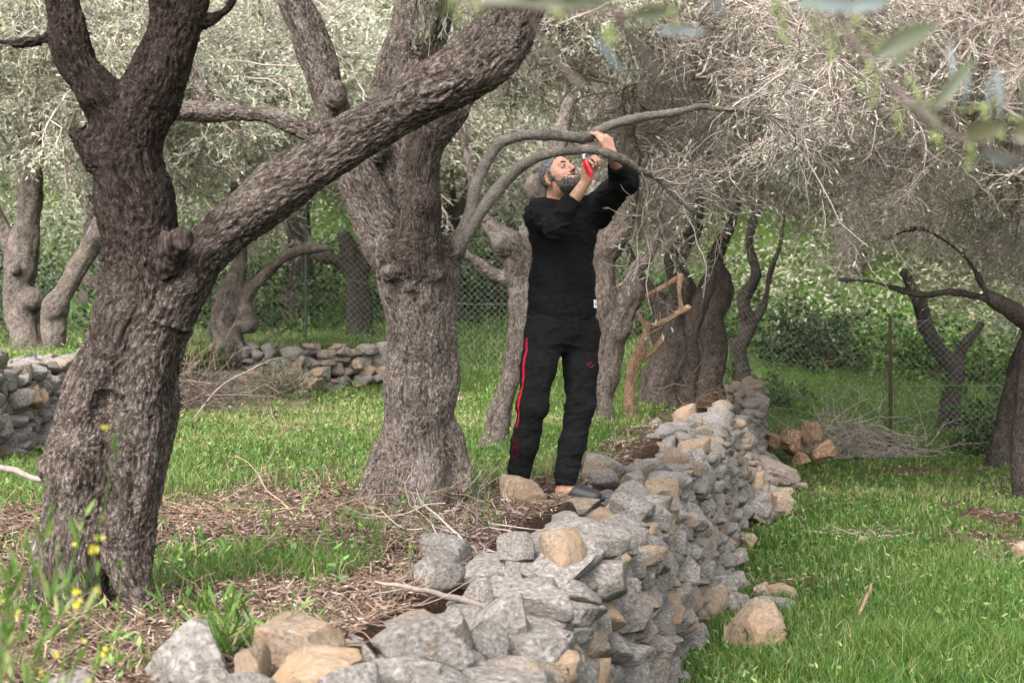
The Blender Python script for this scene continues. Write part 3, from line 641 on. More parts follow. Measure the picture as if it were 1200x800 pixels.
spots = [(B0, -6.5, 24.5, 1.2), (B1, -4.2, 28, 1.25), (B0, -1.2, 26.5, 1.25), (B1, 1.0, 30.5, 1.35), (B0, -8.8, 30, 1.4), (B1, -2.6, 33, 1.45), (B0, 4.0, 36, 1.5), (B1, 8.5, 36, 1.4),
         (B0, .6, 37, 1.6), (B1, -6.5, 37, 1.6), (B0, 7.0, 41, 1.7), (B1, 12.5, 37, 1.7), (B0, -11.5, 38, 1.8), (B1, -3, 43, 1.9), (B0, 3.6, 45, 1.9), (B1, 10.5, 46, 2.), (B0, -9.5, 46, 2.), (B1, 15.5, 45, 2.1), (B0, -16, 47, 2.1),
         (B0, -9.5, 17.5, 1.0), (B2, 11, 26, 1.3), (B2, 14, 33, 1.5)]
seen = {}
for i, (pr, x, y, s) in enumerate(spots):
    rz = (i * 2.39996) % 6.28; loc = (x, y, float(H(x, y)) - .1)
    if pr.name not in seen: pr.location = loc; pr.rotation_euler = (0, 0, rz); pr.scale = (s,) * 3; seen[pr.name] = 1
    else: dup(pr, loc, rz, s)
# two olives rooted just outside the right edge whose drooping crowns reach into view
r = tree('olive with a drooping tangle of bare twigs reaching in from the right, above the lawn', 11.2, [
    [(1330, 640, 26), (1325, 560, 20), (1320, 480, 19), (1310, 410, 16), (1280, 330, 12), (1230, 260, 8)], [(1312, 415, 12), (1340, 320, 9), (1350, 240, 7)]],
    BARKD, h=.03, k=.05, crowns=[(2, 1130, 150, .2, .75), (3, 1000, 90, 1.0, .8), (2, 1290, 120, .4, .85)], seed=16)

# ------------------------------------------------------------------ stones
def ico(n):
    bm = bmesh.new(); bmesh.ops.create_icosphere(bm, subdivisions=n, radius=1); v = np.array([x.co[:] for x in bm.verts]); f = np.array([[a.index for a in p.verts] for p in bm.faces]); bm.free(); return v, f
ICO = {n: ico(n) for n in (3, 4, 5)}
def stone_v(seed, n=4, flat=0):
    g = np.random.default_rng(seed); v, f = ICO[n]; v = v.copy()
    for k in range(20):
        nn = unit(g.normal(0, 1, 3)) if k > 5 else unit(np.eye(3)[k // 2] * (1 if k % 2 else -1) + g.normal(0, .22, 3)); d = g.uniform(.42, .66) if k <= 5 else g.uniform(.50, .78)
        ex = np.maximum(v @ nn - d, 0); v = v - ex[:, None] * nn * .96
    v = v + unit(v) * (.05 * fbm(v * 2.1 + seed, 3, seed % 97) + .022 * (1 - np.abs(fbm(v * 5 + seed, 3, 5))) + .012 * fbm(v * 13, 2, 9))[:, None]
    return v / np.abs(v).max(0) * .5
SV = [stone_v(900 + i, 4) for i in range(16)]; SV3 = [stone_v(900 + i, 3) for i in range(16)]
SM = [mesh('stone', SV[i], [ICO[4][1]], [STONE], attrs={'sp': SV[i] * 2 + i * 3.1, 'ochre': np.zeros(len(SV[i]))}) for i in range(16)]
SMO = [mesh('stone', SV[i], [ICO[4][1]], [STONE], attrs={'sp': SV[i] * 2 + i * 3.1, 'ochre': np.full(len(SV[i]), .85)}) for i in range(16)]
SMR = [mesh('stone', SV[i], [ICO[4][1]], [STONE_R], attrs={'sp': SV[i] * 2 + i * 3.1}) for i in range(16)]
def rotm(g, tilt=.3, yaw=None):
    a = g.uniform(0, 6.28) if yaw is None else yaw + g.normal(0, .25); m = Matrix.Rotation(a, 3, 'Z') @ Matrix.Rotation(g.normal(0, tilt), 3, 'X') @ Matrix.Rotation(g.normal(0, tilt), 3, 'Y'); return m
def wallstones(items, r, limit, gapfill=None):
    """items: (centre, dims, rot matrix, variant, ochre). The largest seen become parts of their own, the rest one part."""
    def rank(it):
        c, dm = it[0], it[1]; 
        if c[1] < 2.2: return 0
        px, py = c[0] / c[1], (c[2] - EYE) / c[1]
        if abs(px) > .37 or abs(py) > .25: return 0
        return dm[0] * dm[2] / c[1] ** 2 * (1 + it[5])
    items = sorted(items, key=rank, reverse=True); base = np.array(r.location)
    for it in items[:limit]:
        o = ob('stone', (SMO if it[4] else SM)[it[3]], r, tuple(it[0] - base)); o.rotation_euler = it[2].to_euler(); o.scale = it[1]
    V, T, O, S, Fc, n = [], [], [], [], [], 0
    for it in items[limit:]:
        hi = it[0][1] < 9
        v = (SV if hi else SV3)[it[3]]; w = (v * it[1]) @ np.array(it[2]).T + it[0]; V.append(w); S.append(v * 2 + it[3] * 3.1); T.append(np.full(len(v), (it[0][0] * 7.7 + it[0][1] * 3.3 + it[0][2] * 5.1) % 1)); O.append(np.full(len(v), .85 * it[4])); Fc.append(ICO[4 if hi else 3][1] + n); n += len(v)
    if V:
        o = child('smaller_stones', r, np.concatenate(V), [np.concatenate(Fc)], [STONE], attrs={'sp': np.concatenate(S), 'tint': np.concatenate(T), 'ochre': np.concatenate(O)}); o['kind'] = 'stuff'
def packed(path, zb, zt, thick, su, sv, g, batter=.1, topcols=3, och=.12, grow_near=0, ragged=.06, seed=0):
    """stones laid along a path (x, y): a face towards the right-hand normal and a cap"""
    path = np.array(path, float); L = np.concatenate([[0], np.cumsum(np.linalg.norm(np.diff(path, axis=0), axis=1))]); items = []; s = 0; n = 0
    def at(s): x = np.interp(s, L, path[:, 0]); y = np.interp(s, L, path[:, 1]); e = .15; dx = np.interp(s + e, L, path[:, 0]) - np.interp(s - e, L, path[:, 0]); dy = np.interp(s + e, L, path[:, 1]) - np.interp(s - e, L, path[:, 1]); t = unit([dx, dy]); return x, y, t, np.array([t[1], -t[0]])
    z = None
    while s < L[-1]:
        x, y, t, nr = at(s); f = 1 + grow_near * sst(9, 4, y); b, tp = zb(x, y), zt(x, y); hgt = tp - b; z = b + g.uniform(-.08, .0); top = tp + g.normal(0, ragged * .5)
        yaw = math.atan2(t[1], t[0])
        while z < top - .03:
            hh = sv * f * g.uniform(.55, 1.55); ww = su * f * g.uniform(.7, 1.5); fr = (z - b) / max(hgt, .1); off = batter * (1 - fr) + g.normal(0, .028)
            c = np.array([x + nr[0] * off + t[0] * g.normal(0, .05), y + nr[1] * off + t[1] * g.normal(0, .05), z + hh / 2])
            items.append((c, (ww * 1.06, .27 * f * g.uniform(.7, 1.2), hh * 1.14), rotm(g, .16, yaw), int(g.integers(16)), g.random() < och, 1.)); z += hh * .92
        s += su * f * .78
    s = 0
    while s < L[-1]:
        x, y, t, nr = at(s); f = 1 + grow_near * sst(9, 4, y); tp = zt(x, y)
        for c_ in range(topcols):
            off = -thick * (c_ + .35 + g.normal(0, .14)) / topcols + .03; wd = g.uniform(.7, 1.6) * su * 1.12 * f
            c = np.array([x + nr[0] * off + t[0] * g.normal(0, .08), y + nr[1] * off + t[1] * g.normal(0, .08), tp - .035 + g.normal(0, ragged * .7) - .03 * c_])
            items.append((c, (wd * 1.02, wd * g.uniform(.6, .95), g.uniform(.5, 1.0) * .19 * f), rotm(g, .26), int(g.integers(16)), g.random() < och * 1.3, .6))
        s += su * f * 1.0
    return items
g = np.random.default_rng(77)
def zlow(x, y): return float(H(x + .9, y))
def ztop(x, y): return .80 + .012 * max(y - 7, 0) + (.05 * math.sin(y * 1.7) + .03 * math.sin(y * 4.1)) * (1 + .3*(y>12)) - .36 * float(sst(12.6, 14.2, y) * sst(18.2, 16.8, y))
mp = [(-1.9, 3.02), (-1.3, 3.08), (-.8, 3.12), (-.45, 3.16), (-.16, 3.3), (.0, 3.65)] + [(xw(y) , y) for y in np.arange(4.1, 19.4, .4)]
it = packed(mp, zlow, ztop, .72, .145, .095, g, .08, 5, .13, .05, .07)
for k in range(120):      # rubble slumped against the collapsed stretch
    y = g.uniform(12.5, 17.5); f = g.random(); x = xw(y) + .0 + .40 * f; s_ = g.uniform(.12, .26)
    it.append((np.array([x, y, float(H(x + .2, y, False)) + .42 * (1 - f) ** 1.3 + .02]), (s_ * 1.2, s_, s_ * .7), rotm(g, .5), int(g.integers(16)), g.random() < .25, .6))
def under_feet(c):
    px = 600 + c[0] * FPX / c[1]; return 632 < px < 712 and 6.55 < c[1] < 7.55 and c[2] > .70
it = [((q[0] - [0, 0, q[0][2] - .70 + .02], *q[1:]) if under_feet(q[0]) else q) for q in it]
WL = root('dry_stone_wall', (.7, 7.3, 0), 'long dry stone wall of grey limestone running away below the man', 'dry stone wall'); WL['kind'] = 'thing'
wallstones(it, WL, 100)
# rough earth-and-rubble core so no gap shows daylight
def core(path, zb, zt, w, r):
    v = []; 
    for x, y in path:
        for dx, z in ((.03, zb(x, y) - .3), (-.02, zt(x, y) - .10), (-w, zt(x, y) - .10), (-w, zb(x, y) - .3)): v.append((x + dx, y, z))
    n = len(path); i = np.arange(n - 1)[:, None] * 4; q = np.concatenate([i + [j, (j + 1) % 4, 4 + (j + 1) % 4, 4 + j] for j in range(4)])
    q = np.concatenate([q, [[0, 3, 2, 1], [4 * n - 4, 4 * n - 3, 4 * n - 2, 4 * n - 1]]])
    return child('rubble_core', r, np.array(v), [q], [GROUND])
core([p for p in mp[5:]], zlow, ztop, .5, WL)

def zl2(x, y): return float(H(-3.1, y)) if x < -3.2 else float(H(x + .3, y - .6))
g = np.random.default_rng(78)
p2 = [(-3.5 + .04 * math.sin(y), y) for y in np.arange(8.6, 12.4, .3)][::-1]
def rev(p): return p[::-1]
it = packed([(x, y) for x, y in rev(p2)], zl2, lambda x, y: 1.38 + .012 * (y - 9), .4, .17, .12, g, .1, 2, .08, 0, .06)
w2 = root('dry_stone_wall', (-3.5, 10.4, .8), 'short grey dry stone wall propping the upper terrace at the left edge', 'dry stone wall'); w2['kind'] = 'thing'; wallstones(it, w2, 60)
g = np.random.default_rng(79)
p3 = [(-3.3 + 1.75 * t, 18.3 + 1.35 * t) for t in np.linspace(0, 1, 9)]
it = packed(p3, lambda x, y: float(H(x + .15, y - .5)), lambda x, y: 1.46 + .05 * math.sin(x * 5), .4, .19, .13, g, .12, 2, .12, 0, .1)
for k in range(60):      # pale fallen stones at its left end
    x = g.uniform(-3.6, -2.5); y = g.uniform(17.2, 18.6) ; s_ = g.uniform(.13, .34); it.append((np.array([x, y, float(H(x, y)) + .03 + .35*max(0,(y-17.6))]), (s_ * 1.2, s_, s_ * .75), rotm(g, .4), int(g.integers(16)), g.random() < .55, .6))
w3 = root('dry_stone_wall', (-2.5, 18.9, .8), 'tumbled dry stone wall on the far terrace between the two big trunks', 'dry stone wall'); w3['kind'] = 'thing'; wallstones(it, w3, 90)

# loose rocks, each one a thing: (label, px, py of its foot, width px, height px, depth, ochre, variant, yaw)
def rock(label, px, py, w, h, d, och, var, yaw=0., tilt=0., cat='rock', group=None, sink=.15, mr=None, name='rock', lift=0):
    f = d / FPX; c = P(px, py - h / 2, d); z = float(H(c[0], c[1])); dims = (w * f * 1.05, w * f * .85, h * f * (1.1 + sink))
    v = SV5(var); dx = (v * dims) @ np.array(Matrix.Rotation(yaw, 3, 'Z') @ Matrix.Rotation(tilt, 3, 'Y')).T
    loc = (c[0], c[1], c[2] - h * f * sink * .3 + lift); att = {'sp': v * max(dims) * 4.5 + var * 2.7, 'ochre': np.full(len(v), float(och)), 'tint': np.full(len(v), .3 + .07 * var % .5)}
    return ob(name, mesh(name, dx, [ICO[5][1]], [mr or STONE], attrs=att), None, loc, label=label, cat=cat, group=group)
_c5 = {}
def SV5(i):
    if i not in _c5:
        v = stone_v(700 + i, 5); v = v + unit(v) * (.012 * (1 - np.abs(fbm(v * 9, 4, 3 + i))))[:, None]; _c5[i] = v / np.abs(v).max(0) * .5
    return _c5[i]
rock('pointed orange rock standing in front of the man\'s right foot', 612, 604, 56, 42, 7.02, 1, 3, .5, .25)
rock('small pink rounded rock beside the orange rock at the man\'s feet', 554, 604, 30, 20, 6.9, .6, 5)
rock('large jagged grey rock at the bottom left, tilted up to the right', 222, 812, 112, 78, 3.28, 0, 7, .3, -.35)
rock('wide flat ochre rock at the bottom beside the jagged grey rock', 372, 812, 118, 50, 3.22, 1, 9, .1, .05)
rock('flat grey slab at the bottom left of the wall, touching the ochre rock', 468, 812, 90, 40, 3.3, 0, 11, .2)
rock('big square ochre boulder lying in the grass at the wall foot', 884, 776, 66, 68, 7.35, .9, 13, .4, .1)
rock('small pointed tan rock standing alone on the grass', 918, 603, 26, 25, 13.1, .8, 3, .3)
rock('low orange slab half buried in grass beyond the square boulder', 915, 702, 44, 17, 8.9, 1, 2, .1)
rock('white angular rock low in the wall foot rubble', 905, 722, 52, 24, 8.5, 0, 6, .6)
rock('pale rounded rock on the grass behind the legs of the man', 700, 512, 30, 13, 12.5, .5, 8)
rock('small tan rock on the grass between the trunks', 541, 476, 20, 12, 16.5, .6, 1)
rock('small tan stone on the litter right of the dark trunk', 370, 624, 24, 13, 6.1, .8, 10)
rock('tiny brown stone in the litter in front of the ochre slab', 315, 760, 14, 10, 3.75, .8, 12)
rock('long pale slab leaning against the end of the wall', 905, 560, 66, 20, 15.2, .3, 14, -.3, .35)
rock('flat pale stone lying in the bare patch past the pointed rock', 935, 572, 26, 7, 15.6, .2, 4)
for i, (px, py, w, h, o) in enumerate([(822, 700, 40, 22, 0), (850, 716, 36, 18, 0), (800, 690, 34, 26, .9), (838, 640, 24, 14, .3), (868, 722, 30, 15, 0), (812, 722, 36, 26, .5), (850, 660, 26, 14, .1), (882, 590, 28, 18, .6), (886, 608, 26, 12, .5), (870, 604, 20, 14, .2), (846, 690, 24, 16, 0), (880, 700, 22, 14, .6), (858, 640, 24, 15, .7), (896, 574, 26, 15, .4), (914, 582, 18, 10, .6), (826, 672, 26, 20, .1)]):
    rock('grey stone fallen at the wall foot in a loose line of rubble', px + (14 if py > 630 else 6), py + 4, w * 1.25, h * 1.5, 1.6 * FPX / (py - 400), o, i, i * .7, cat='rock', group='stones fallen at the foot of the wall')
for i, (px, py, w, h, t) in enumerate([(908, 522, 20, 17, .3), (932, 528, 34, 24, .5), (950, 516, 26, 26, -.3), (964, 534, 30, 20, .5), (938, 540, 22, 16, .2), (922, 516, 16, 20, .1)]):
    rock('broken red orange rock in the small heap at the fence end of the wall', px, py, w, h, 18.8 - i * .1, 1, i + 3, i, t, 'rock', 'broken orange rocks heaped at the end of the wall', mr=STONE_R, lift=-.05)
rock('rounded grey boulder topping the far end of the wall', 884, 492, 34, 30, 18.3, 0, 15)
for i, (px, py, w, d) in enumerate([(430, 642, 12, 5.6), (345, 640, 10, 5.6), (470, 642, 12, 5.5), (395, 665, 10, 5.2), (1010, 636, 12, 11.3), (1198, 652, 26, 10.4), (560, 610, 9, 6.6), (640, 470, 14, 18), (250, 648, 12, 5.3), (420, 430, 14, 19), (330, 700, 9, 4.5)]):
    rock('small tan stone lying loose on the ground', px, py, w, w * .6, d, .8, i, i, cat='rock', group='small stones scattered on the ground', sink=.3)

# ------------------------------------------------------------------ grass, litter, weeds
def scatter(n, x0, x1, y0, y1, g, dens, near=True):
    """points in view-shaped area, denser near the camera, kept with probability dens(x, y)"""
    if near: y = 1 / (1 / y0 + g.random(n) ** .8 * (1 / y1 - 1 / y0))
    else: y = g.uniform(y0, y1, n)
    x = g.uniform(-1, 1, n) * (y * .40 + .4); k = (x > x0) & (x < x1) & (g.random(n) < dens(x, y)); return x[k], y[k]
def offwall(x, y, a=.06, b=.5):      # 0 on top of the wall
    dx = x - xw(y); m = (dx < a) & (dx > -b) & (y > 3.3) & (y < 19.4); m |= (y < 3.2) & (y > 2.9) & (x < .1); return ~m
def blades(n, hfun, g, dens, y0=2.6, y1=34, wid=.0022, kind='grass', seg=None):
    x, y = scatter(n, -14, 14, y0, y1, g, dens); h = hfun(x, y) * g.uniform(.45, 1.35, len(x)); z = H(x, y) - .01
    a = g.uniform(0, 6.28, len(x)); s = np.stack([np.cos(a), np.sin(a), 0 * a], 1); lean = unit(np.stack([g.normal(0, 1, len(x)), g.normal(0, 1, len(x)), 0 * a], 1)) * g.uniform(.1, .95, (len(x), 1))
    w = (wid * g.uniform(.7, 1.5, len(x)) * (1 + .075 * np.maximum(y - 5, 0)))[:, None]; h = h[:, None]; p = np.stack([x, y, z], 1); up = np.array([0, 0, 1.])
    m = p + (up * .55 + lean * .22) * h; t = p + (up * .85 + lean * .8) * h
    v = np.stack([p - s * w, p + s * w, m + s * w * .8, m - s * w * .8, t], 1).reshape(-1, 3); b = np.arange(len(x))[:, None] * 5
    tint = np.clip(.38 + .3 * n2(x, y, .7, 2, 4) + g.normal(0, .17, len(x)) + .18 * (y > 12) + .12 * (x < xw(y)), 0, .93); tint = np.where(g.random(len(x)) < .05, 1., tint)
    return v, b + [0, 1, 2, 3], b + [3, 2, 4], np.repeat(tint, 5)
g = np.random.default_rng(5)
def gd(x, y):
    return np.clip(green(x, y) * 1.15 - .12 + .22 * n2(x, y, 3.2, 2, 8), 0, 1) * offwall(x, y)
def gh(x, y):
    lower = x > xw(y); lush = sst(14, 8, y) * lower * sst(.2, 1.4, x - xw(y) + .3*n2(x,y,1.,2,4))
    return np.where(lower, .05 + .065 * lush, .06) * (1 + .5 * n2(x, y, 1.4, 2, 6) + .35 * n2(x, y, 5., 2, 16)) * (1 + .045 * np.maximum(y - 14, 0)) + .02
v, q, t3, ti = blades(620000, gh, g, gd)
me = mesh('grass', v, [q, t3], [GRASS], attrs={'tint': ti}); tag(ob('grass', me), 'green grass growing over the terraces', 'grass', None, 'stuff')
# fallen leaves and twigs
def ld(x, y): return np.clip(1.08 - green(x, y) * 1.0, .10, 1) * offwall(x, y, .03, .42)
x, y = scatter(190000, -9, 9, 2.6, 21, g, ld); b = Bag(9); p = np.stack([x, y, H(x, y) + b.g.uniform(.003, .03, len(x))], 1); d = b.g.normal(0, 1, p.shape) * [1, 1, .35]
b.leaf(p, d, b.g.uniform(.015, .05, len(x)) * (1 + .03 * y), .0025 * (1 + .05 * y), 0, 0, 1, .6)
tag(ob('fallen_leaves', b.mesh('fallen_leaves', [LITTER])), 'dry brown olive leaves strewn over the soil', 'leaf litter', None, 'stuff')
x, y = scatter(15000, -9, 9, 2.7, 20, g, ld); b = Bag(10); p = np.stack([x, y, H(x, y) + .015], 1); d = b.g.normal(0, 1, p.shape) * [1, 1, .12]
A = grow(p, d, b.g.uniform(.04, .26, len(x)), 4, .25, .0, b.g); A[..., 2] = np.maximum(A[..., 2], H(A[..., 0], A[..., 1]) + .004); b.tube(A, .0022, .001, 0, 3)
tag(ob('twig_debris', b.mesh('twig_debris', [TWIGB])), 'thin broken twigs littering the soil', 'twig litter', None, 'stuff')

# ------------------------------------------------------------------ shrubs, weeds and brush
def bush(name, label, cat, c, r3, nst, nlf, mats, seed, leafL=.06, lw=.2, stem=(.006, .002), up=.8, group=None, kind=None, L=None, lo=0, hi=1):
    z = float(H(c[0], c[1])); r = root(name, (c[0], c[1], z), label, cat, group); b = Bag(seed); g = b.g
    p = np.zeros((nst, 3)); p[:, :2] = g.normal(0, .28, (nst, 2)) * r3[:2]; d = unit(g.normal(0, 1, (nst, 3)) * np.array(r3) + [0, 0, up * r3[2]]); d[:, 2] = np.abs(d[:, 2])
    S = grow(p, d, g.uniform(.5, 1.1, nst) * np.mean(r3) if L is None else L * g.uniform(.5, 1.1, nst), 7, .2, .05, g); b.tube(S, stem[0], stem[1], 0, 4)
    q, dd, t = kids(S, 5, .8, g, .2); T = grow(q, dd, g.uniform(.2, .6, len(q)) * np.mean(r3) * .6, 4, .2, .02, g); b.tube(T, stem[1] * 1.2, stem[1] * .5, 0, 3)
    q, dd, t = kids(T, nlf, 1.0, g, .1); b.leaf(q, dd, g.uniform(.6, 1.2, len(q)) * leafL, leafL * lw, 1, lo, hi)
    # stems and leaves as two parts
    V, Q, Tn, Mi = np.concatenate(b.v), np.concatenate(b.q), np.concatenate(b.t), np.concatenate(b.m)
    for nm, mi in (('stems', 0), ('foliage', 1)):
        qq = Q[Mi == mi]; u, inv = np.unique(qq, return_inverse=True); ob(nm, mesh(nm, V[u], [inv.reshape(-1, 4)], [mats[mi]], attrs={'tint': Tn[u]}), r)
    return r
GBS = 'green bushes growing in a bank beyond the fence'
bush('evergreen_bush', 'dark dense rounded bush beyond the fence right of the grey post', 'bush', (5.9, 29.0), (1.6, 1.1, 1.5), 80, 22, (TWIGB, LEAFD), 201, .09, .25)
bush('green_bush', 'bright yellow green leafy bush behind the wooden fence post', 'bush', (8.9, 29.5), (1.9, 1.2, 1.5), 70, 24, (TWIGB, LEAFG), 202, .10, .28)
bush('green_bush', 'tall green bush wrapping the crooked dark olive on the right', 'bush', (7.7, 21.8), (.75, .7, 1.35), 60, 24, (TWIGB, LEAFG), 203, .07, .28, lo=0, hi=.65)
bush('green_bush', 'dark green bush at the foot of the leaning grooved olive', 'bush', (6.75, 19.9), (.55, .5, .7), 45, 20, (TWIGB, LEAFD), 204, .06, .28)
bush('green_bush', 'low green bush on the bank right of the grey fence post', 'bush', (4.0, 23.2), (1.1, .7, .5), 50, 20, (TWIGB, LEAFG), 205, .06, .25, lo=0, hi=.6)
bush('thyme_bush', 'dark green wiry bush beside the heap of dry brush on the left', 'bush', (-2.75, 16.3), (.55, .5, .62), 70, 16, (TWIGB, LEAFD), 206, .035, .12)
for i, (x, y, s, m) in enumerate([(-9, 25, 1.5, 0), (-6.2, 23, 1.2, 1), (-4.6, 25.5, 1.5, 0), (-2.2, 27, 1.5, 1), (.2, 27.5, 1.7, 0), (2.5, 28, 1.6, 1), (3.8, 30, 1.6, 1), (11.2, 28, 1.6, 1), (6.0, 30, 1.8, 0), (-7.4, 29, 1.9, 1), (-.9, 30.5, 1.9, 0), (1.8, 31.5, 1.8, 0), (8.4, 31, 2, 1), (11, 30, 2, 1), (-4.4, 31, 1.8, 1), (-11, 29, 2, 0), (10.6, 24.5, 1.2, 1)]):
    bush('green_bush', 'green bush in the continuous bank of bushes beyond the fence', 'bush', (x, y), (s * 1.1, s * .8, s * .95), 42, 20, (TWIGB, (LEAFD, LEAFG)[m]), 220 + i, .10, .26, group=GBS, hi=(.9, .7)[m])
def brush(label, c, size, n, seed, mat, r0=.006, flat=.35, L=1., name='brush_pile'):
    z = float(H(c[0], c[1])); b = Bag(seed); g = b.g; p = g.normal(0, .42, (n, 3)) * size; p[:, 2] = np.abs(p[:, 2]) * (1 - .5 * np.clip(np.abs(p[:, 0]) / size[0], 0, 1)); d = g.normal(0, 1, (n, 3)) * [1, 1, flat]
    A = grow(p, d, g.uniform(.4, 1.2, n) * L, 6, .22, .03, g); A[..., 2] = np.maximum(A[..., 2], .01 * g.random(A.shape[:2])); b.tube(A, r0, r0 * .35, 0, 4); q, dd, t = kids(A, 5, .8, g, .2); T = grow(q, dd, g.uniform(.2, .6, len(q)) * L * .45, 4, .22, .04, g); T[..., 2] = np.maximum(T[..., 2], .01); b.tube(T, r0 * .45, r0 * .2, 0, 3)
    return ob(name, b.mesh(name, [mat]), None, (c[0], c[1], z), label=label, cat='brush pile')
brush('wide grey heap of pruned brush on the grass in front of the wooden fence post', (4.75, 19.9), (1.15, .35, .5), 260, 301, TWIG, .006)
brush('brown heap of dry brush against the upper terrace bank at the left', (-3.3, 14.8), (.5, .9, .5), 320, 302, TWIGD, .005)
brush('small round mound of dead roots and twigs left of the grey fence post', (1.92, 15.6), (.42, .3, .24), 260, 303, TWIGB, .0045, .35, .45, 'root_mound')
brush('flat scatter of pruned twigs on the litter right of the dark trunk', (-1.25, 6.3), (.45, .22, .05), 46, 304, TWIGB, .004, .08, .8)
brush('loose pale twigs lying on the lawn beyond the pointed rock', (2.95, 11.8), (.35, .25, .03), 22, 305, TWIG, .004, .05, .5)
brush('few pale twigs lying on the lawn near the right edge', (3.6, 10.2), (.4, .25, .03), 14, 306, TWIG, .004, .05, .6)
brush('sparse dry stalks standing among the stones before the orange rock', (-.28, 5.5), (.28, .3, .2), 26, 307, TWIG, .0028, .8, .5, 'dry_stalks')

# single sticks
def stick(label, pts, bark=TWIG, name='fallen_branch', side=0, seed=1, cat='branch'):
    b = Bag(seed); p = catmull([[*P(e[0], e[1], e[3]), e[2] * e[3] / FPX] for e in pts], .03); q = p[:, :3] + .004 * fbm(p[:, :3] * 20, 2, seed)[:, None]
    v, f, i = tubes(q[None], p[0, 3], p[-1, 3], 7); 
    rad = np.repeat(p[:, 3], 7); c = np.repeat(q, 7, 0); v = c + unit(v - c) * (rad * (1 + .2 * fbm(v * 60, 2, 4)))[:, None]; b.add(v, f, np.full(len(v), .5), 0)
    if side: a, d, t = kids(q[None], side, .8, b.g, .2); A = grow(a, d, b.g.uniform(.08, .35, side), 5, .2, .03, b.g); b.tube(A, p[:, 3].min() * .8, .0012, 0, 4)
    base = q[0]; b.v = [x - base for x in b.v]
    return ob(name, b.mesh(name, [bark]), None, tuple(base), label=label, cat=cat)
stick('straight pale branch lying across the top stones of the wall in front', [(672, 722, 4.5, 4.5), (630, 716, 4.5, 4.45), (570, 710, 4, 4.4), (520, 698, 4, 4.35), (478, 688, 3, 4.3), (440, 680, 1.5, 4.3)], TWIGM, side=5, seed=3)
stick('bare grey branch poking in from the left edge beside the dark trunk', [(-20, 541, 4, 5.6), (10, 549, 4, 5.6), (40, 560, 3.6, 5.55), (58, 563, 3.4, 5.5)], TWIGM, seed=4)
stick('dark upright stick standing in the lush grass', [(1002, 730, 2, 7.9), (1010, 712, 2.2, 7.95), (1019, 692, 2.2, 8), (1021, 683, 1.8, 8)], TWIGB, seed=5)
stick('pale curved stick on the grass right of the square boulder', [(940, 768, 1.5, 7.2), (970, 757, 1.8, 7.3), (1000, 748, 2, 7.4), (1030, 747, 1.2, 7.5)], TWIG, seed=6)
stick('dark forked branch lying on the litter between the two big trunks', [(195, 606, 2.2, 6.3), (235, 608, 3, 6.4), (262, 604, 2.6, 6.4), (295, 614, 2, 6.3), (312, 618, 1.4, 6.3)], TWIGB, side=6, seed=7)
stick('thin dark twig slanting on the litter toward the middle olive', [(265, 664, 1.6, 5), (300, 648, 1.8, 5.1), (330, 628, 1.4, 5.3)], TWIGB, side=3, seed=8)
stick('long grey stick lying on the soil in front of the ochre rock', [(130, 770, 3, 3.55), (180, 772, 3.6, 3.55), (230, 768, 3.4, 3.6), (330, 768, 3, 3.7)], TWIGB, side=3, seed=9)
stick('white bleached twig curling up between the wall stones', [(322, 545, 1., 6.), (318, 530, 1.4, 6)], TWIG, seed=10) if False else None
stick('pale forked twig standing up from the litter behind the near stones', [(556, 655, 1.8, 5.2), (540, 628, 1.6, 5.3), (520, 612, 1.3, 5.4), (498, 590, 1, 5.5), (488, 572, .7, 5.5)], TWIG, side=6, seed=11)
stick('thin bleached branch leaning over the brush heap on the left', [(212, 515, .9, 12), (235, 480, 1., 12.1), (262, 450, .9, 12.3), (300, 430, .6, 12.5)], TWIGM, side=6, seed=12)

# weeds with broader leaves
def wd(x, y): return np.clip(.25 + .9 * sst(19, 22, y) + .35 * n2(x, y, 1.1, 2, 33), 0, 1) * offwall(x, y, .0, .5) * np.clip(green(x, y) + .1, 0, 1) * np.where((x < xw(y)) & (y < 8), .35, 1)
x, y = scatter(34000, -12, 12, 3.2, 33, g, wd); b = Bag(44); gg = b.g; p = np.stack([x, y, H(x, y)], 1); S = grow(p, gg.normal(0, .4, p.shape) + [0, 0, 1], gg.uniform(.06, .2, len(x)) * (1 + .06 * np.maximum(y - 12, 0)), 3, .15, .0, gg)
b.tube(S, .0018, .0008, 0, 3); q, d, t = kids(S, 6, 1.2, gg, .1); b.leaf(q, d, np.repeat(gg.uniform(.02, .045, len(x)) * (1 + .05 * np.maximum(y - 10, 0)), 6), np.repeat(.006 * (1 + .05 * np.maximum(y - 10, 0)), 6), 0, .1, .95)
tag(ob('weeds', b.mesh('weeds', [GRASSW])), 'broad leaved weeds among the grass', 'weeds', None, 'stuff')
# far scrub on the hillside
g2 = np.random.default_rng(71); n = 4200; y = 33 + 47 * g2.random(n) ** 1.4; x = g2.uniform(-.6, .6, n) * y; c = np.stack([x, y, H(x, y)], 1); k = 60
b = Bag(72); r = g2.uniform(.5, 1.3, n); dd = unit(g2.normal(0, 1, (n, k, 3))) * g2.uniform(.6, 1, (n, k, 1)); dd[..., 2] = np.abs(dd[..., 2]) * 1.1; p = (c[:, None] + dd * r[:, None, None]).reshape(-1, 3)
v, q, i = leaves(p, g2.normal(0, 1, p.shape), g2.uniform(.10, .22, len(p)), .03, g2); tn = np.repeat(g2.random(n), k); b.add(v, q, np.clip(tn + g2.normal(0, .15, n * k), 0, 1)[i], 0)
tag(ob('hillside_scrub', b.mesh('hillside_scrub', [LEAFSC])), 'grey green scrub covering the hillside behind the trees', 'scrub', None, 'stuff')
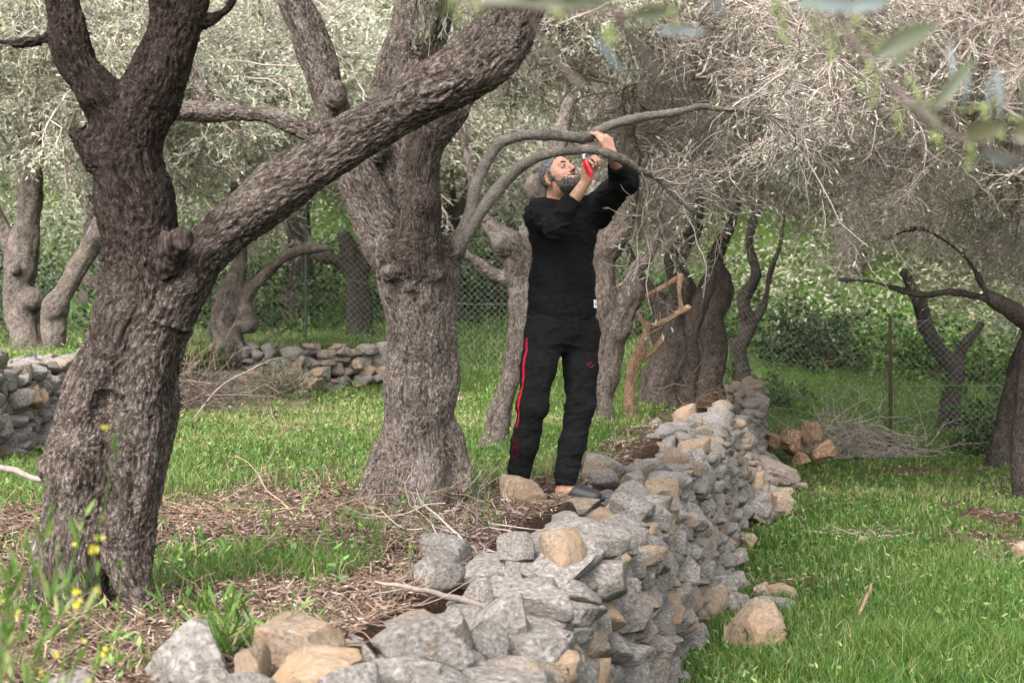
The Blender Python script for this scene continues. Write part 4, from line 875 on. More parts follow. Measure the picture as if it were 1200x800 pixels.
# dark moss and grass tufts are left to the grass; two leafy tufts in front
def tuft(label, px, py, d, n, h, seed, w=.004):
    c = P(px, py, d); z = float(H(c[0], c[1])); g = np.random.default_rng(seed); p = g.normal(0, .035, (n, 3)) * [1, 1, 0]; b = Bag(seed); dirs = g.normal(0, .33, (n, 3)) + [0, 0, 1]; A = grow(p, dirs, g.uniform(.5, 1, n) * h, 4, .1, .08, g)
    q, dd, t = kids(A, 5, .7, g, .1); b.tube(A, .0022, .0008, 0, 3, .5); b.leaf(q, dd, h * .35, w, 0, .2, .8); return ob('green_tuft', b.mesh('green_tuft', [GRASS]), None, (c[0], c[1], z), label=label, cat='plant')
tuft('green tuft growing just right of the jagged grey rock', 262, 765, 3.5, 26, .20, 1)
tuft('small green tuft at the right foot of the dark trunk', 240, 715, 4.1, 14, .14, 2)
0 and tuft('green sprig growing on the stone under the man\'s sandal', 663, 612, 6.9, 5, .14, 3)
tuft('green tuft beside the orange rock at the base of the middle olive', 532, 580, 6.8, 16, .2, 4)

# ------------------------------------------------------------------ wire fence
def fy(x): return 20.3 + .12 * math.sin(x * .7) + .0 * x
POSTS = [(-8.7, 'steel'), (-5.85, 'steel'), (-2.93, 'green'), (.1, 'steel'), (3.02, 'grey'), (5.37, 'wood'), (8.3, 'steel'), (11.0, 'steel')]
fr = root('wire_fence', (0, 20.3, float(H(0, 20.3))), 'diamond mesh wire fence on thin posts crossing behind the trees', 'fence'); fr['kind'] = 'thing'
FB = np.array(fr.location); xs = np.linspace(-8.7, 11, 160); gz = np.array([float(H(x, fy(x), False)) for x in xs])
for k in range(3): gz = np.convolve(np.pad(gz, 4, mode='edge'), np.ones(9) / 9, 'valid')
def fz(x): return np.interp(x, xs, gz)
FYv = np.vectorize(fy)
MSTEEL = m_flat('fence_wire', (.16, .17, .16), .6, .3); MPG = m_flat('green_post', (.05, .08, .05), .6, .1); MPW = m_flat('old_wood_post', (.05, .038, .028), .9, 0, .1, 60); MPS = m_flat('grey_post', (.17, .18, .17), .6, .3)
Hf = 1.85; lines = []
for s in (1, -1):
    x0 = np.arange(-8.7 - Hf, 11 + Hf, .095); t = np.linspace(0, 1, 12)
    X_ = x0[:, None] + s * (t[None] - .5) * Hf; ok = (X_ > -8.7) & (X_ < 11)
    X_ = np.clip(X_, -8.7, 11); Zz = fz(X_) + .04 + t[None] * Hf; Y_ = FYv(X_) + .004 * s
    lines.append(np.stack([X_, Y_, Zz], -1)[ok.sum(1) > 5])
L_ = np.concatenate(lines); v, q, i = tubes(L_, .0022, .0022, 3); child('wire_mesh', fr, v, [q], [MSTEEL])
hw = np.stack([np.stack([xs, FYv(xs) - .01, fz(xs) + .04 + a * Hf + .012 * np.sin(xs * 2.1 + a)], -1) for a in (0, .5, 1)]); v, q, i = tubes(hw, .003, .003, 4); child('tension_wires', fr, v, [q], [MSTEEL])
for x, kd in POSTS:
    z = float(fz(x)); p = np.array([[[x, fy(x) - .03, z - .3], [x + .01, fy(x) - .03, z + Hf * .5], [x, fy(x) - .03, z + Hf + .08]]]); rr = .028 if kd == 'wood' else .02
    v, q, i = tubes(p, rr, rr * .9, 8); n8 = len(v); v = np.vstack([v, p[0, -1][None] + [0, 0, .006]]); cap = np.array([[n8 - 8 + j, n8 - 8 + (j + 1) % 8, n8] for j in range(8)])
    o = child('fence_post', fr, v, [q, cap], [{'steel': MPS, 'green': MPG, 'grey': MPS, 'wood': MPW}[kd]])
    if kd == 'wood': o['label'] = 'dark brown rough wooden fence post'

# ------------------------------------------------------------------ out-of-focus plants close to the camera
def sprig(label, d, stems, lvs, buds, seed):
    r = root('olive_sprig', P(stems[0][0][0], stems[0][0][1], d), label, 'olive sprig'); g = np.random.default_rng(seed)
    for st in stems:
        p = catmull([[*P(e[0], e[1], d + (e[3] if len(e) > 3 else 0)), e[2] * d / FPX] for e in st], .01); v, q, i = tubes(p[None, :, :3], p[0, 3], p[-1, 3], 8); child('twig', r, v, [q], [TWIGN], attrs={'tint': np.full(len(v), .5)})
    for (x0, y0, x1, y1, w, m, dd) in lvs:
        a, b_ = P(x0, y0, d + dd), P(x1, y1, d + dd + g.normal(0, .01)); ax = b_ - a; L = np.linalg.norm(ax); ax = ax / L; s = unit(np.cross(ax, unit(np.array([g.normal(0, .25), 1, g.normal(0, .25)])))); nn = np.cross(ax, s); t = np.linspace(0, 1, 13)[:, None]
        prof = np.sin(np.pi * t ** .8) ** .75 * w * .5 * d / FPX; cen = a + ax * L * t + nn * .06 * L * np.sin(np.pi * t); v = np.concatenate([cen - s * prof + nn * prof * .3, cen, cen + s * prof + nn * prof * .3]); v = np.concatenate([v, v + nn * .0005]); k = np.arange(12)[:, None]
        q = np.concatenate([k + [0, 13, 14, 1], k + [13, 26, 27, 14], k + [39, 40, 53, 52], k + [52, 53, 66, 65]]); child('leaf', r, v, [q], [[LN1, LN2, LN3][m]], attrs={'tint': np.full(len(v), g.uniform(.3, .7))})
    for (x0, y0, x1, y1, n) in buds:
        V, Q, nn = [], [], 0; iv, fi = ICO[3]; iv, fi = ICOB
        for j in range(n):
            t = j / max(n - 1, 1); c = P(x0 + (x1 - x0) * t + g.normal(0, 4), y0 + (y1 - y0) * t + g.normal(0, 4), d + g.normal(0, .006)); V.append(iv * g.uniform(.0015, .0026) + c); Q.append(fi + nn); nn += len(iv)
        ax = np.stack([P(x0, y0, d), P(x1, y1, d)])[None]; child('flower_buds', r, np.concatenate(V), [np.concatenate(Q)], [BUD]); v, q, i = tubes(ax, .0006, .0004, 4); child('bud_stalk', r, v, [q], [BUD])
ICOB = ico(2)
sprig('blurred olive sprig with buds hanging into the top right corner', 1.0, [[(975, -40, 4), (985, 20, 4), (1005, 55, 4), (1035, 90, 3.6), (1065, 118, 3.4), (1095, 145, 3), (1130, 165, 2.8), (1180, 183, 2.5), (1215, 190, 2)]],
      [(1020, 68, 1100, 26, 26, 0, .02), (1045, 78, 1066, 60, 12, 0, 0), (1092, 130, 1142, 68, 17, 0, .0), (1057, 120, 1102, 146, 18, 1, .01), (1165, 78, 1172, 142, 9, 2, .03), (1112, 50, 1116, 118, 6, 2, .06), (1131, 158, 1184, 146, 24, 1, 0), (1150, 176, 1200, 192, 16, 2, .01), (1185, 160, 1225, 150, 24, 1, -.01), (1198, 90, 1200, 160, 12, 0, .0), (1005, 8, 930, 6, 18, 2, .0), (1040, 2, 985, 12, 18, 2, 0), (1022, 22, 1012, 4, 10, 0, 0), (1135, 80, 1128, 130, 5, 2, .08), (1157, 88, 1158, 140, 7, 2, .05)],
      [(912, 0, 918, 46, 12), (940, 0, 962, 40, 9), (975, 40, 975, 72, 9), (1000, 20, 1030, 58, 9), (1020, 70, 1015, 96, 8), (1030, 90, 1024, 120, 8), (1062, 92, 1085, 124, 9), (1050, 130, 1054, 155, 7), (1095, 150, 1106, 170, 7), (1125, 130, 1165, 125, 8), (1135, 165, 1138, 195, 9), (1160, 140, 1172, 160, 8), (1190, 138, 1200, 150, 6)], 1)
sprig('blurred olive twig with long leaves hanging along the top edge', .92, [[(470, -60, 4), (500, -20, 4), (540, 2, 4), (620, 10, 4), (720, 14, 3.5), (790, 20, 2)], [(720, 12, 4, .02), (735, 36, 4, .03), (752, 62, 3, .04), (772, 92, 2, .05)], [(622, 18, 3.5, .02), (645, 62, 3.2, .03), (684, 103, 3, .03)]],
      [(560, -2, 640, 8, 14, 1, 0), (620, 3, 722, 6, 16, 0, 0), (738, 20, 802, 10, 17, 0, 0), (770, 35, 830, 38, 12, 2, .02), (695, 45, 735, 92, 8, 2, .04), (840, -8, 842, 22, 10, 2, 0), (540, 12, 480, 14, 7, 1, 0), (660, 0, 700, -18, 12, 0, 0), (668, 22, 655, 5, 8, 1, 0)],
      [(530, -4, 534, 24, 9), (556, -8, 560, 16, 9), (650, 10, 656, 22, 6), (712, 30, 716, 56, 8), (782, 5, 790, 30, 6)], 2)
def petals(g):
    v, q, i = leaves(np.zeros((6, 3)), np.array([[math.cos(a), math.sin(a), .5] for a in np.arange(6) * 1.05]), .0095, .0034, g); return v, [q]
def mustard():
    z = float(H(-.75, 1.9)); bp = [P(-60, 880, 1.9), P(-40, 900, 2.0), P(-80, 860, 1.8), P(20, 900, 2.1)]
    b0 = np.array([bp[0][0], bp[0][1], z]); r = root('wild_flower', b0, 'out of focus yellow flowering weed rising at the bottom left corner', 'wild flower'); g = np.random.default_rng(3); b = Bag(3); V, Q, n = [], [], 0; iv, fi = ICOB
    ends = [(142, 492, 1.6), (60, 590, 1.85), (118, 660, 2.), (15, 660, 1.8), (128, 740, 2.1), (90, 720, 1.9), (30, 620, 1.9), (60, 690, 1.75), (-5, 600, 1.8), (100, 600, 2.05), (10, 720, 1.7), (70, 640, 2.1), (45, 730, 1.9)]
    for j, (ex, ey, ed) in enumerate(ends):
        e = P(ex, ey, ed); s = b0 + g.normal(0, .05, 3) * [1, 1, 0]; mid = s * .45 + e * .55 + np.array([-.05, 0, .02]); p = catmull(np.array([s, mid, e]), .02); b.tube(p[None], .0022, .0009, 0, 5)
        k_, d_, _ = kids(p[None], (16 if j == 0 else 50), .7, g, .4); b.leaf(k_, d_ + [0, 0, .4], g.uniform(.02, .05, len(k_)), .0034, 1, .3, .9)
        nf = [14, 1, 1, 2, 5, 0, 0, 1, 1, 1, 0, 0, 0][j]
        tt = g.uniform(.70 if j == 0 else .93, 1.0, nf); 
        for t in tt:
            c = p[min(int(t * (len(p) - 1)), len(p) - 1)] + g.normal(0, .008, 3); V.append(c)
    vv, qq, tn, mi = np.concatenate(b.v), np.concatenate(b.q), np.concatenate(b.t), np.concatenate(b.m)
    for nm, m_, mt in (('stems', 0, GRASS), ('leaves', 1, GRASS)):
        q2 = qq[mi == m_]; u, inv = np.unique(q2, return_inverse=True); child(nm, r, vv[u], [inv.reshape(-1, 4)], [mt], attrs={'tint': tn[u]})
    fm = mesh('flower', *petals(g), [YEL])
    for c in V: o = ob('flower', fm, r, tuple(c - b0)); o.rotation_euler = tuple(g.uniform(0, 3, 3)); o.scale = (g.uniform(.4, .7),) * 3
mustard()

# ------------------------------------------------------------------ the man
def m_skin():
    s = NT('skin'); g = s.n('NewGeometry').outputs['Position']; c = s.ramp(s.noise(g, 55, 6, .7), [(.36, (.26, .13, .088)), (.7, (.42, .235, .165))])
    return s.pbr(c, .55, s.bump(s.noise(g, 260, 3), .25, .001), .4, sss=.25)
def m_cloth(name, a, b_, sc=420):
    s = NT(name); g = s.n('NewGeometry').outputs['Position']; c = s.mix(s.val(s.noise(g, 30, 3), .3, .7), a, b_)
    n = s.bump(s.noise(g, sc, 2), .6, .0015); n = s.bump(s.noise(g, 14, 4, .6), .45, .012, n); return s.pbr(c, .95, n, .12)
SKIN = m_skin(); KNIT = m_cloth('black_knit', (.0035, .0035, .004), (.0065, .0065, .0075)); JOG = m_cloth('black_jersey', (.0045, .0045, .005), (.0085, .0085, .009)); REDC = m_cloth('red_stripe', (.25, .008, .017), (.31, .011, .025))
DREDL = m_cloth('red_print', (.13, .007, .014), (.16, .009, .018)); DRED = m_cloth('dark_red_print', (.045, .003, .006), (.06, .005, .008)); REDM = m_flat('red_plastic', (.65, .02, .03), .35, 0, .5, None, .3, .05); STEELB = m_flat('blade_steel', (.45, .45, .46), .35, .9)
def m_hair(name, a, b_):
    s = NT(name); g = s.n('NewGeometry').outputs['Position']; n = s.noise(s.scale(g, (260, 260, 110)), 1, 4, .75); pt_ = s.noise(g, 55, 3, .7); c = s.mix(s.val(pt_, .4, .62), s.ramp(n, [(.38, a), (.62, b_)]), s.ramp(n, [(.42, a), (.75, b_)])); return s.pbr(c, .75, s.bump(n, 1, .003), .3)
HAIR = m_hair('greying_hair', (.016, .014, .014), (.19, .18, .185)); BEARD = m_hair('greying_beard', (.009, .007, .006), (.12, .105, .097)); BROW = m_flat('dark_brow', (.02, .014, .012), .8)
EYEM = m_flat('eye_white', (.20, .17, .155), .3); IRIS = m_flat('iris', (.02, .012, .008), .1); LIP = m_flat('lip', (.36, .15, .12), .5); RUBBER = m_flat('black_rubber', (.014, .014, .017), .5, 0, .4, 200, .4); TAGW = m_flat('white_tag', (.72, .70, .72), .7)
MD = 7.3
def J(px, py, dd=0.): return P(px, py, MD + dd)
man = root('person', (J(635, 580)[0], MD, J(635, 580)[2]), 'man in black sweater and joggers on the stone wall, reaching up to prune a bough', 'person')
# head frame
yw, pt, rl = R(33), R(33), R(7)
Fv = np.array([math.sin(yw) * math.cos(pt), -math.cos(yw) * math.cos(pt), math.sin(pt)]); Sv = unit(np.cross([0, 0, 1], Fv)); Uv = np.cross(Fv, Sv)
Sv, Uv = Sv * math.cos(rl) + Uv * math.sin(rl), Uv * math.cos(rl) - Sv * math.sin(rl)
HC = J(656, 207.5, -.04); HM = np.array([Sv, Fv, Uv]); HS = 1.0
def hl(s, f, u): return HC + HS * (s * Sv + f * Fv + u * Uv)
def head(F, neck=True):
    E = lambda c, r, k=.012, op='add': F.ell(hl(*c), np.array(r) * HS, HM, k, op)
    E((0, -.014, .035), (.074, .094, .086)); E((0, .035, -.025), (.060, .058, .085), .03); E((0, .035, -.075), (.054, .055, .040), .03)
    F.ell(hl(0, .072, -.098), [.024, .02, .02], HM, .02)
    F.cone(hl(-.036, .080, .020), hl(-.008, .088, .016), .010, .009, .012); F.cone(hl(.036, .080, .020), hl(.008, .088, .016), .010, .009, .012)
    for s in (-1, 1):
        E((s * .040, .062, -.028), (.020, .018, .017), .02); E((s * .031, .098, -.001), (.0155, .013, .0105), .010, 'sub')
        E((s * .074, -.010, -.008), (.010, .019, .031), .006); E((s * .083, -.006, -.006), (.006, .010, .018), .004, 'sub'); E((s * .012, .100, -.037), (.008, .010, .007), .006)
    F.cone(hl(0, .090, .012), hl(0, .112, -.028), .0075, .011, .010); F.ell(hl(0, .112, -.031), [.011, .011, .010], HM, .006)
    F.cone(hl(-.020, .086, -.060), hl(0, .096, -.059), .005, .0065, .006); F.cone(hl(.020, .086, -.060), hl(0, .096, -.059), .005, .0065, .006)
    F.cone(hl(-.018, .084, -.072), hl(0, .093, -.074), .006, .008, .006); F.cone(hl(.018, .084, -.072), hl(0, .093, -.074), .006, .008, .006)
    F.cone(hl(-.022, .099, -.0655), hl(.022, .099, -.0655), .0035, .0035, .003, 'sub')
    if neck: F.cone(hl(0, -.022, -.055), J(655, 236, .02), .058, .062, .03); F.cone(J(655, 236, .02), J(657, 252, .02), .062, .085, .03)
def hand(F, w, D, N, curls, spread=.0, thumb=None, sc=1.0, side=1):
    """w wrist, D towards the fingers, N out of the palm; curls = bend of the four fingers (radians per joint)"""
    D = unit(D); N = unit(N - (N @ D) * D); S = np.cross(D, N) * side
    for i, (o, L) in enumerate(((.030, .078), (.010, .084), (-.010, .080), (-.029, .070))):
        kb = w + (D * L + S * o) * sc; F.cone(w + (D * .012 + S * o * .55) * sc, kb, .014 * sc, .0125 * sc, .012)
        d = unit(D + S * o * 6 * spread); p = kb; c = curls[i] if hasattr(curls[i], '__len__') else (curls[i],) * 3
        for j, (l, r0, r1) in enumerate(((.046, .0098, .0088), (.027, .0088, .0078), (.021, .0078, .0066))):
            l = l * (1, 1.08, 1.0, .8)[i]; a = c[j]; d2 = unit(d * math.cos(a) + N * math.sin(a)); N2 = N; q = p + d2 * l * sc; F.cone(p, q, r0 * sc, r1 * sc, .003); 
            N = unit(N * math.cos(a) - d * math.sin(a)); d = d2; p = q
        N = unit(np.cross(S * side, D)) * 1.0 if False else N0(S, D, side)
    t = thumb or ((.55, .9, .35), (.8, .3, .6)); p = w + (D * .022 + S * .024) * sc; Nn = N0(S, D, side)
    for j, (l, r0, r1) in enumerate(((.044, .015, .0115), (.034, .0115, .0095), (.026, .0095, .0075))):
        a = t[min(j, len(t) - 1)]; d = unit(D * a[0] + S * a[1] + Nn * a[2]); q = p + d * l * sc; F.cone(p, q, r0 * sc, r1 * sc, .006); p = q
def N0(S, D, side): return unit(np.cross(S * side, D))
# joints
shR, elR, wrR = J(634, 251, -.07), J(650, 266, -.33), J(688, 211, -.40)
shL, elL, wrL = J(698, 247, .06), J(731, 213, -.20), J(717, 181, -.40)
hpR, knR, anR = J(638, 392, -.04), J(624, 474, -.10), J(607, 566, .0)
hpL, knL, anL = J(680, 392, .05), J(680, 474, .02), J(662, 566, .0)
pel = J(659, 385, .0)
by = R(24); BM = np.array([[math.cos(by), math.sin(by), 0], [math.sin(by), -math.cos(by), 0], [0, 0, 1]])   # rows: his left, forward, up
def body():
    h = .0036; F = Field(J(585, 596, -.5), J(745, 140, .25), h)
    F.ell(J(660, 285, 0), [.155, .10, .20], BM, .05); F.ell(J(659, 345, 0), [.145, .10, .17], BM, .05); F.ell(pel, [.15, .10, .11], BM, .05)
    F.cone(shR, shL, .05, .05, .04); F.cone(shR, elR, .048, .038, .03); F.cone(elR, wrR, .040, .026, .02); F.cone(shL, elL, .048, .038, .03); F.cone(elL, wrL, .040, .027, .02)
    F.cone(hpR, knR, .075, .05, .04); F.cone(knR, anR, .05, .033, .03); F.cone(hpL, knL, .075, .05, .04); F.cone(knL, anL, .05, .033, .03)
    for an, hd in ((anR, np.array([.10, -.24, 0])), (anL, np.array([.22, -.12, 0]))):
        a = an + [0, 0, -.012]; d = unit(hd); F.ell(a - d * .02 + [0, 0, -.03], [.032, .032, .03], None, .02); F.cone(a + [0, 0, -.02], a + d * .12 + [0, 0, -.045], .032, .024, .02); F.cone(a + d * .12 + [0, 0, -.045], a + d * .17 + [0, 0, -.048], .026, .015, .01)
    head(F)
    # right hand holds the shears up, left hand reaches for the bough
    hand(F, wrR, [-.05, -.1, 1], [.85, -.5, 0], [(.9, 1.25, .9), (1.0, 1.3, .9), (1.0, 1.3, .9), (1.05, 1.2, .8)], .1, ((.6, .7, .4), (.9, .2, .5), (.9, 0, .5)), 1.0, 1)
    hand(F, wrL, [-.42, -.05, 1], [-.55, .8, -.1], [(.35, .8, .7), (.6, 1.0, .8), (.75, 1.0, .8), (.7, .9, .7)], .45, ((.4, .8, .5), (.7, .6, .4), (.8, .3, .4)), 1.0, 1)
    v, q = F.mesh(); v = relax(v, q, 1, .3); child('body', man, v, [q], [SKIN])
body()
HF = Field(hl(0, 0, 0) - .17, hl(0, 0, 0) + .17, .0026); head(HF, False); base = HF.f.copy()
ax = HF.ax; XX = np.stack(np.meshgrid(*ax, indexing='ij'), -1) - HC; ls, lf, lu = [(XX @ u_ / HS).astype(np.float32) for u_ in (Sv, Fv, Uv)]
def shell(name, reg, off, mat, nz=.0, par=None):
    d = off + nz * fbm(np.stack([ls, lf, lu], -1) * 120, 2, 4) if nz else off
    f = np.maximum(base - d, reg).astype(np.float32); v, q = surfnets(f, HF.lo, HF.h)
    return child(name, man, v, [q], [mat])
wv = .009 * fbm(np.stack([ls, lf, lu], -1) * 90, 2, 3)
ear = .036 - np.sqrt((lf + .010) ** 2 + ((lu + .008) * .85) ** 2)
hairreg = np.maximum(np.maximum(lf - (.012 + np.clip(lu + .01, 0, .2) * .60), -(lu + .055 + .5 * np.minimum(lf + .03, 0) * 0)), np.where(np.abs(ls) > .062, ear, -.1)) + wv
shell('hair', hairreg, .0045, HAIR, .0022)
jaw = np.maximum(lu + .068 - .30 * np.clip(np.abs(ls) - .02, 0, 1) - .55 * np.clip(.055 - lf, 0, .1), -(lf + .004))      # below the cheek
side = np.maximum(np.maximum(np.abs(lf - .016) - .013, lu - .02), -(lu + .06)); side = np.where(np.abs(ls) > .045, side, .1)
mouth = .0175 - np.sqrt((ls * .68) ** 2 + ((lu + .069) * 1.55) ** 2 + np.where(lf > .06, 0, 1)); mus = np.maximum(np.sqrt((ls * .42) ** 2 + ((lu + .0515 + np.abs(ls) * .35) * 1.6) ** 2) - .0115, .06 - lf)
breg = np.maximum(np.minimum(np.minimum(jaw, side), mus), mouth); breg = np.maximum(breg, -(lf - .0)) + wv
shell('beard', np.maximum(breg, -(lu + .135)), .0028, BEARD, .0022)
def blob(name, mat, pts, rad, par=man, h=.002):
    pts = [np.array(p) for p in pts]; a = np.array(pts); F = Field(a.min(0) - max(rad) - .004, a.max(0) + max(rad) + .004, h); F.path(pts, rad, .002); v, q = F.mesh(); return child(name, par, v, [q], [mat])
for s in (-1, 1):
    blob('eyebrow', BROW, [hl(s * .014, .099, .021), hl(s * .030, .0935, .0275), hl(s * .046, .079, .024)], [.003, .0036, .0018])
    e = hl(s * .031, .0825, 0); iv, fi = ICO[4]; eye = child('eye', man, iv * .0118 + e, [fi], [EYEM]); g3_ = unit(Fv * 1 + Uv * .25); c2 = e + g3_ * .0078
    o = ob('iris', mesh('iris', iv * .0058 + c2 - np.array(man.location), [fi], [IRIS]), eye)
    blob('eyelid', SKIN, [hl(s * .019, .091, .004), hl(s * .031, .0965, .0085), hl(s * .044, .087, .003)], [.0028, .0032, .0022])
blob('lip', LIP, [hl(-.017, .0895, -.0725), hl(-.006, .0985, -.0735), hl(.006, .0985, -.0735), hl(.017, .0895, -.0725)], [.003, .0052, .0052, .003])
# sweater
def wrinkle(v, q, amp, f, seed, centres=()):
    n = vnormals(v, q); w = fbm(v * f + seed, 3, seed); r = (1 - np.abs(w)) ** 2 - .5
    a = amp * (1 + sum(1.6 * np.exp(-((v - c) ** 2).sum(1) / s_ ** 2) for c, s_ in centres)); return v + n * (a * r)[:, None]
def sweater():
    F = Field(J(605, 382, -.5), J(750, 180, .3), .0045)
    F.ell(J(660, 275, 0), [.185, .125, .19], BM, .05); F.ell(J(659, 330, 0), [.182, .128, .20], BM, .06); F.ell(J(658, 366, 0), [.186, .13, .13], BM, .06)
    F.cone(J(633, 253, -.05), J(697, 249, .06), .068, .072, .05); F.cone(J(655, 240, .02), J(655, 250, .02), .066, .10, .04)
    F.cone(shR, elR, .078, .062, .04); cf = elR + (wrR - elR) * .58; F.cone(elR, cf, .062, .050, .03)
    F.cone(shL, elL, .082, .066, .05); cl = elL + (wrL - elL) * .62; F.cone(elL, cl, .064, .046, .03)
    F.plane(J(658, 375.5), np.array([.02, 0, -1]))
    # neck opening and cuffs cut clean
    F.cone(J(655, 228, .015), J(655.5, 236.5, .005), .055, .064, .0, 'sub')
    for e, w, c in ((elR, wrR, cf), (elL, wrL, cl)): t = unit(w - e); F.cone(c + t * .060, c + t * .14, .066, .06, 0, 'sub')
    v, q = F.mesh(); v = wrinkle(v, q, .0075, np.array([7, 7, 15.]), 5, [(elR, .12), (elL, .12), (shL, .14), (J(640, 360), .1), (shR, .1)]); v = relax(v, q, 1, .4); return child('sweater', man, v, [q], [KNIT]), v, q
SW, sv, sq = sweater()
# joggers
def joggers():
    F = Field(J(585, 572, -.25), J(712, 362, .3), .0045)
    F.ell(J(658, 385, 0), [.178, .125, .12], BM, .05); F.ell(J(658, 372, 0), [.172, .12, .06], BM, .03)
    m = lambda a, b, t: a + (b - a) * t
    F.cone(hpR, m(hpR, knR, .45), .102, .090, .05); F.cone(m(hpR, knR, .45), knR, .090, .076, .03); F.cone(knR, m(knR, anR, .5), .076, .070, .03); F.cone(m(knR, anR, .5), J(608, 552), .070, .060, .03); F.cone(J(608, 552), J(607, 561), .056, .047, .015)
    F.cone(hpL, m(hpL, knL, .45), .102, .088, .05); F.cone(m(hpL, knL, .45), knL, .088, .074, .03); F.cone(knL, m(knL, anL, .5), .072, .068, .03); F.cone(m(knL, anL, .5), J(664, 555), .067, .060, .03); F.cone(J(664, 555), J(663, 561), .058, .052, .015)
    F.plane(J(630, 567.5), np.array([0, 0, -1]))
    v, q = F.mesh(); v = wrinkle(v, q, .0065, np.array([8, 8, 13.]), 9, [(knR, .12), (knL, .12), (J(608, 545), .1), (J(664, 548), .1), (pel, .12)]); v = relax(v, q, 1, .4); return child('joggers', man, v, [q], [JOG]), v, q
JG, jv, jq = joggers()
def bvh(v, q): return BVHTree.FromPolygons([tuple(a) for a in v], [tuple(int(x) for x in f) for f in q])
BJ, BS = bvh(jv, jq), bvh(sv, sq)
def onto(tree, p, d, off=.002):
    h = tree.ray_cast(Vector(p), Vector(d)); return np.array(h[0]) - np.array(d) * off if h[0] is not None else np.array(p)
def stripe(name, pts, wid, out, par, tree, mat):
    """a strip that lies on the cloth: rows cast inwards against direction out"""
    V = []; c = catmull(np.array(pts), .012); o = unit(np.array(out))
    for i, p in enumerate(c):
        t = unit(c[min(i + 1, len(c) - 1)] - c[max(i - 1, 0)]); s = unit(np.cross(t, o))
        for k in (-1, -.33, .33, 1): V.append(onto(tree, p + o * .3 + s * wid * k * .5, -o, .0025))
    n = len(c); i = np.arange(n - 1)[:, None] * 4; q = np.concatenate([i + [j, j + 1, j + 5, j + 4] for j in range(3)]); V = np.array(V); return ob(name, mesh(name, V - np.array(man.location), [q], [mat]), par)
stripe('side_stripe', [J(632, 396, -.06), J(630, 420, -.08), J(624, 470, -.10), J(619, 500, -.07)], .015, [-.82, -.57, 0], JG, BJ, REDC)
stripe('side_stripe', [J(685, 376, .07), J(686, 420, .06), J(683, 470, .02), J(674, 520, .02)], .018, [.92, .38, 0], JG, BJ, REDC)
def lettering(name, txt, size, centre, right, up, out, par, tree, mat, shear=0):
    cu = bpy.data.curves.new(name, 'FONT'); cu.body = txt; cu.size = size; cu.align_x = 'CENTER'; cu.align_y = 'CENTER'; cu.shear = shear; cu.offset = size * .02; to = bpy.data.objects.new('tmp', cu); C.objects.link(to)
    dg = bpy.context.evaluated_depsgraph_get(); dg.update(); me = bpy.data.meshes.new_from_object(to.evaluated_get(dg)); bpy.data.objects.remove(to)
    r_, u_, o_ = unit(np.array(right)), unit(np.array(up)), unit(np.array(out)); me.materials.clear(); me.materials.append(mat)
    for vx in me.vertices:
        p = np.array(centre) + r_ * vx.co.x + u_ * vx.co.y + o_ * .3; vx.co = Vector(onto(tree, p, -o_, .003) - np.array(man.location))
    me.name = name; return ob(name, me, par)
lo = unit(np.array([-.35, -.93, 0])); lettering('lettering', 'NIKE', .052, J(614, 525, 0), [.12, 0, 1], np.cross(lo, [.12, 0, 1]) * 1, lo, JG, BJ, DRED, .1)
for k, (cx, cy) in enumerate([(688, 425.5), (691.5, 428.5)]):
    pts = [J(cx - 3.2, cy - .8, .0), J(cx - 2.2, cy + 1.1, .0), J(cx, cy + 1.3, 0), J(cx + 3.6, cy - 1.4, 0)]; stripe('emblem', pts, .0045, [.1, -1, 0], JG, BJ, DREDL)
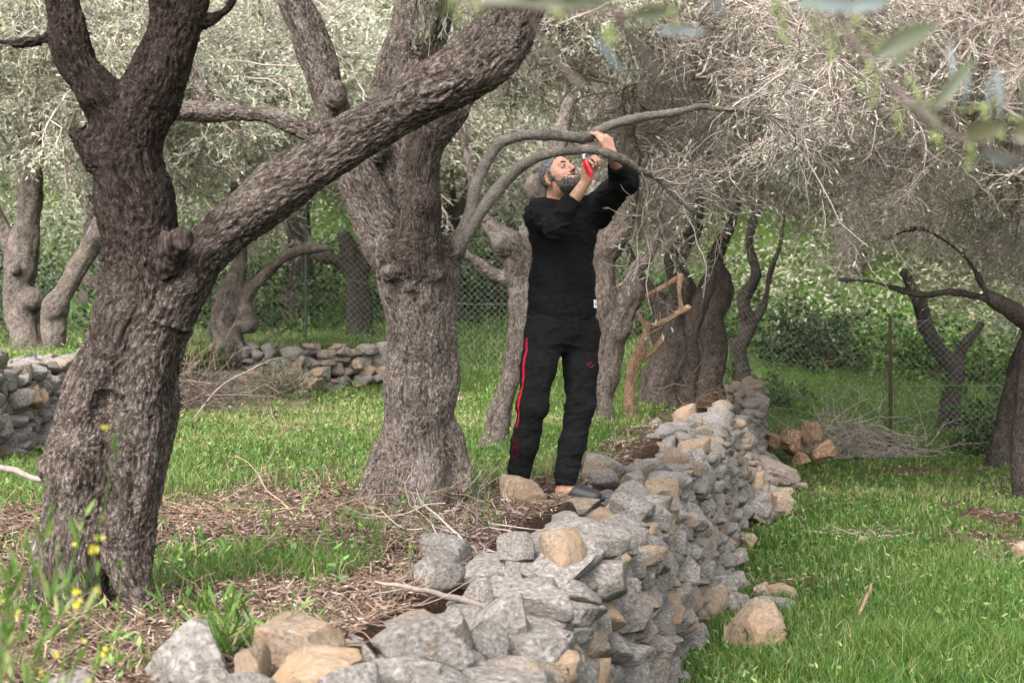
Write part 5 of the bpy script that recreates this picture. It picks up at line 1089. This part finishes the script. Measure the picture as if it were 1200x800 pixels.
# hem label
cc = J(697, 356, 0); o_ = unit(np.array([.45, -.9, 0])); r_ = unit(np.array([.9, .45, 0])); V = []
for a in np.linspace(-.5, .5, 5):
    for b_ in np.linspace(-.5, .5, 5): V.append(onto(BS, cc + r_ * a * .042 + np.array([0, 0, 1]) * b_ * .042 + o_ * .3, -o_, .004))
i = (np.arange(4)[:, None] * 5 + np.arange(4)[None]).ravel(); TG = ob('hem_label', mesh('hem_label', np.array(V) - np.array(man.location), [np.stack([i, i + 5, i + 6, i + 1], 1)], [TAGW]), SW)
stripe('label_print', [cc + r_ * -.010 + [0, 0, -.002], cc + [0, 0, -.002], cc + r_ * .012 + [0, 0, -.002]], .012, o_ , TG, BS, m_flat('grey_print', (.25, .25, .28), .7)).location = tuple(o_ * .003)
# sandals
for an, hd in ((anR, np.array([.10, -.24, 0])), (anL, np.array([.22, -.12, 0]))):
    d = unit(hd); a = an + [0, 0, -.062]; F = Field(a - .16, a + .26, .0036); F.path([a - d * .045, a + d * .03, a + d * .11, a + d * .19], [.040, .038, .046, .036], .02); F.plane(a + [0, 0, -.016 + .012], [0, 0, 1]); F.plane(a + [0, 0, -.022], [0, 0, -1])
    v, q = F.mesh(); so_ = child('sandal', man, v, [q], [RUBBER]); F = Field(a - .16, a + .26, .0036); F.cone(a + d * .05 + [0, 0, .018], a + d * .165 + [0, 0, .0], .052, .040, .02); F.plane(a + d * .24, d); F.plane(a + d * .035 + [0, 0, 0], -d * .8 + np.array([0, 0, .5])); F.plane(a + [0, 0, -.008], [0, 0, -1]); v, q = F.mesh(); ob('strap', mesh('strap', v - np.array(man.location), [q], [RUBBER]), so_)

# pruning shears in his right hand
sh = root('pruning_shears', tuple(wrR + [0, 0, .05]), 'red handled pruning shears held up in the man\'s hand', 'pruning shears')
S0 = J(689.5, 209, -.47); S1 = J(686, 184, -.46); 
blob('handle', REDM, [J(694, 209, -.47), J(692.5, 202, -.475), J(689, 194, -.475), J(685.5, 187.5, -.465)], [.0055, .0075, .0075, .006], sh); blob('handle', REDM, [J(691, 206, -.44), J(688, 199, -.45), J(684.5, 192, -.46), J(684, 187, -.46)], [.0045, .0065, .0065, .006], sh)
blob('pivot', STEELB, [J(684.5, 186, -.468), J(684, 183.5, -.468)], [.009, .007], sh); blob('blade', STEELB, [J(684, 184, -.465), J(683, 176, -.46), J(685, 170, -.455)], [.006, .0055, .001], sh); blob('blade', STEELB, [J(684, 184, -.46), J(687, 178, -.455), J(688, 172, -.455)], [.005, .004, .0012], sh)
# stones under his feet
rock('flat grey stone under the man\'s sandal on the wall top', 664, 606, 92, 26, 7.26, .15, 9, .2)
rock('grey stone behind the orange rock, under the man\'s other foot', 612, 604, 70, 24, 7.32, .2, 4, .1)
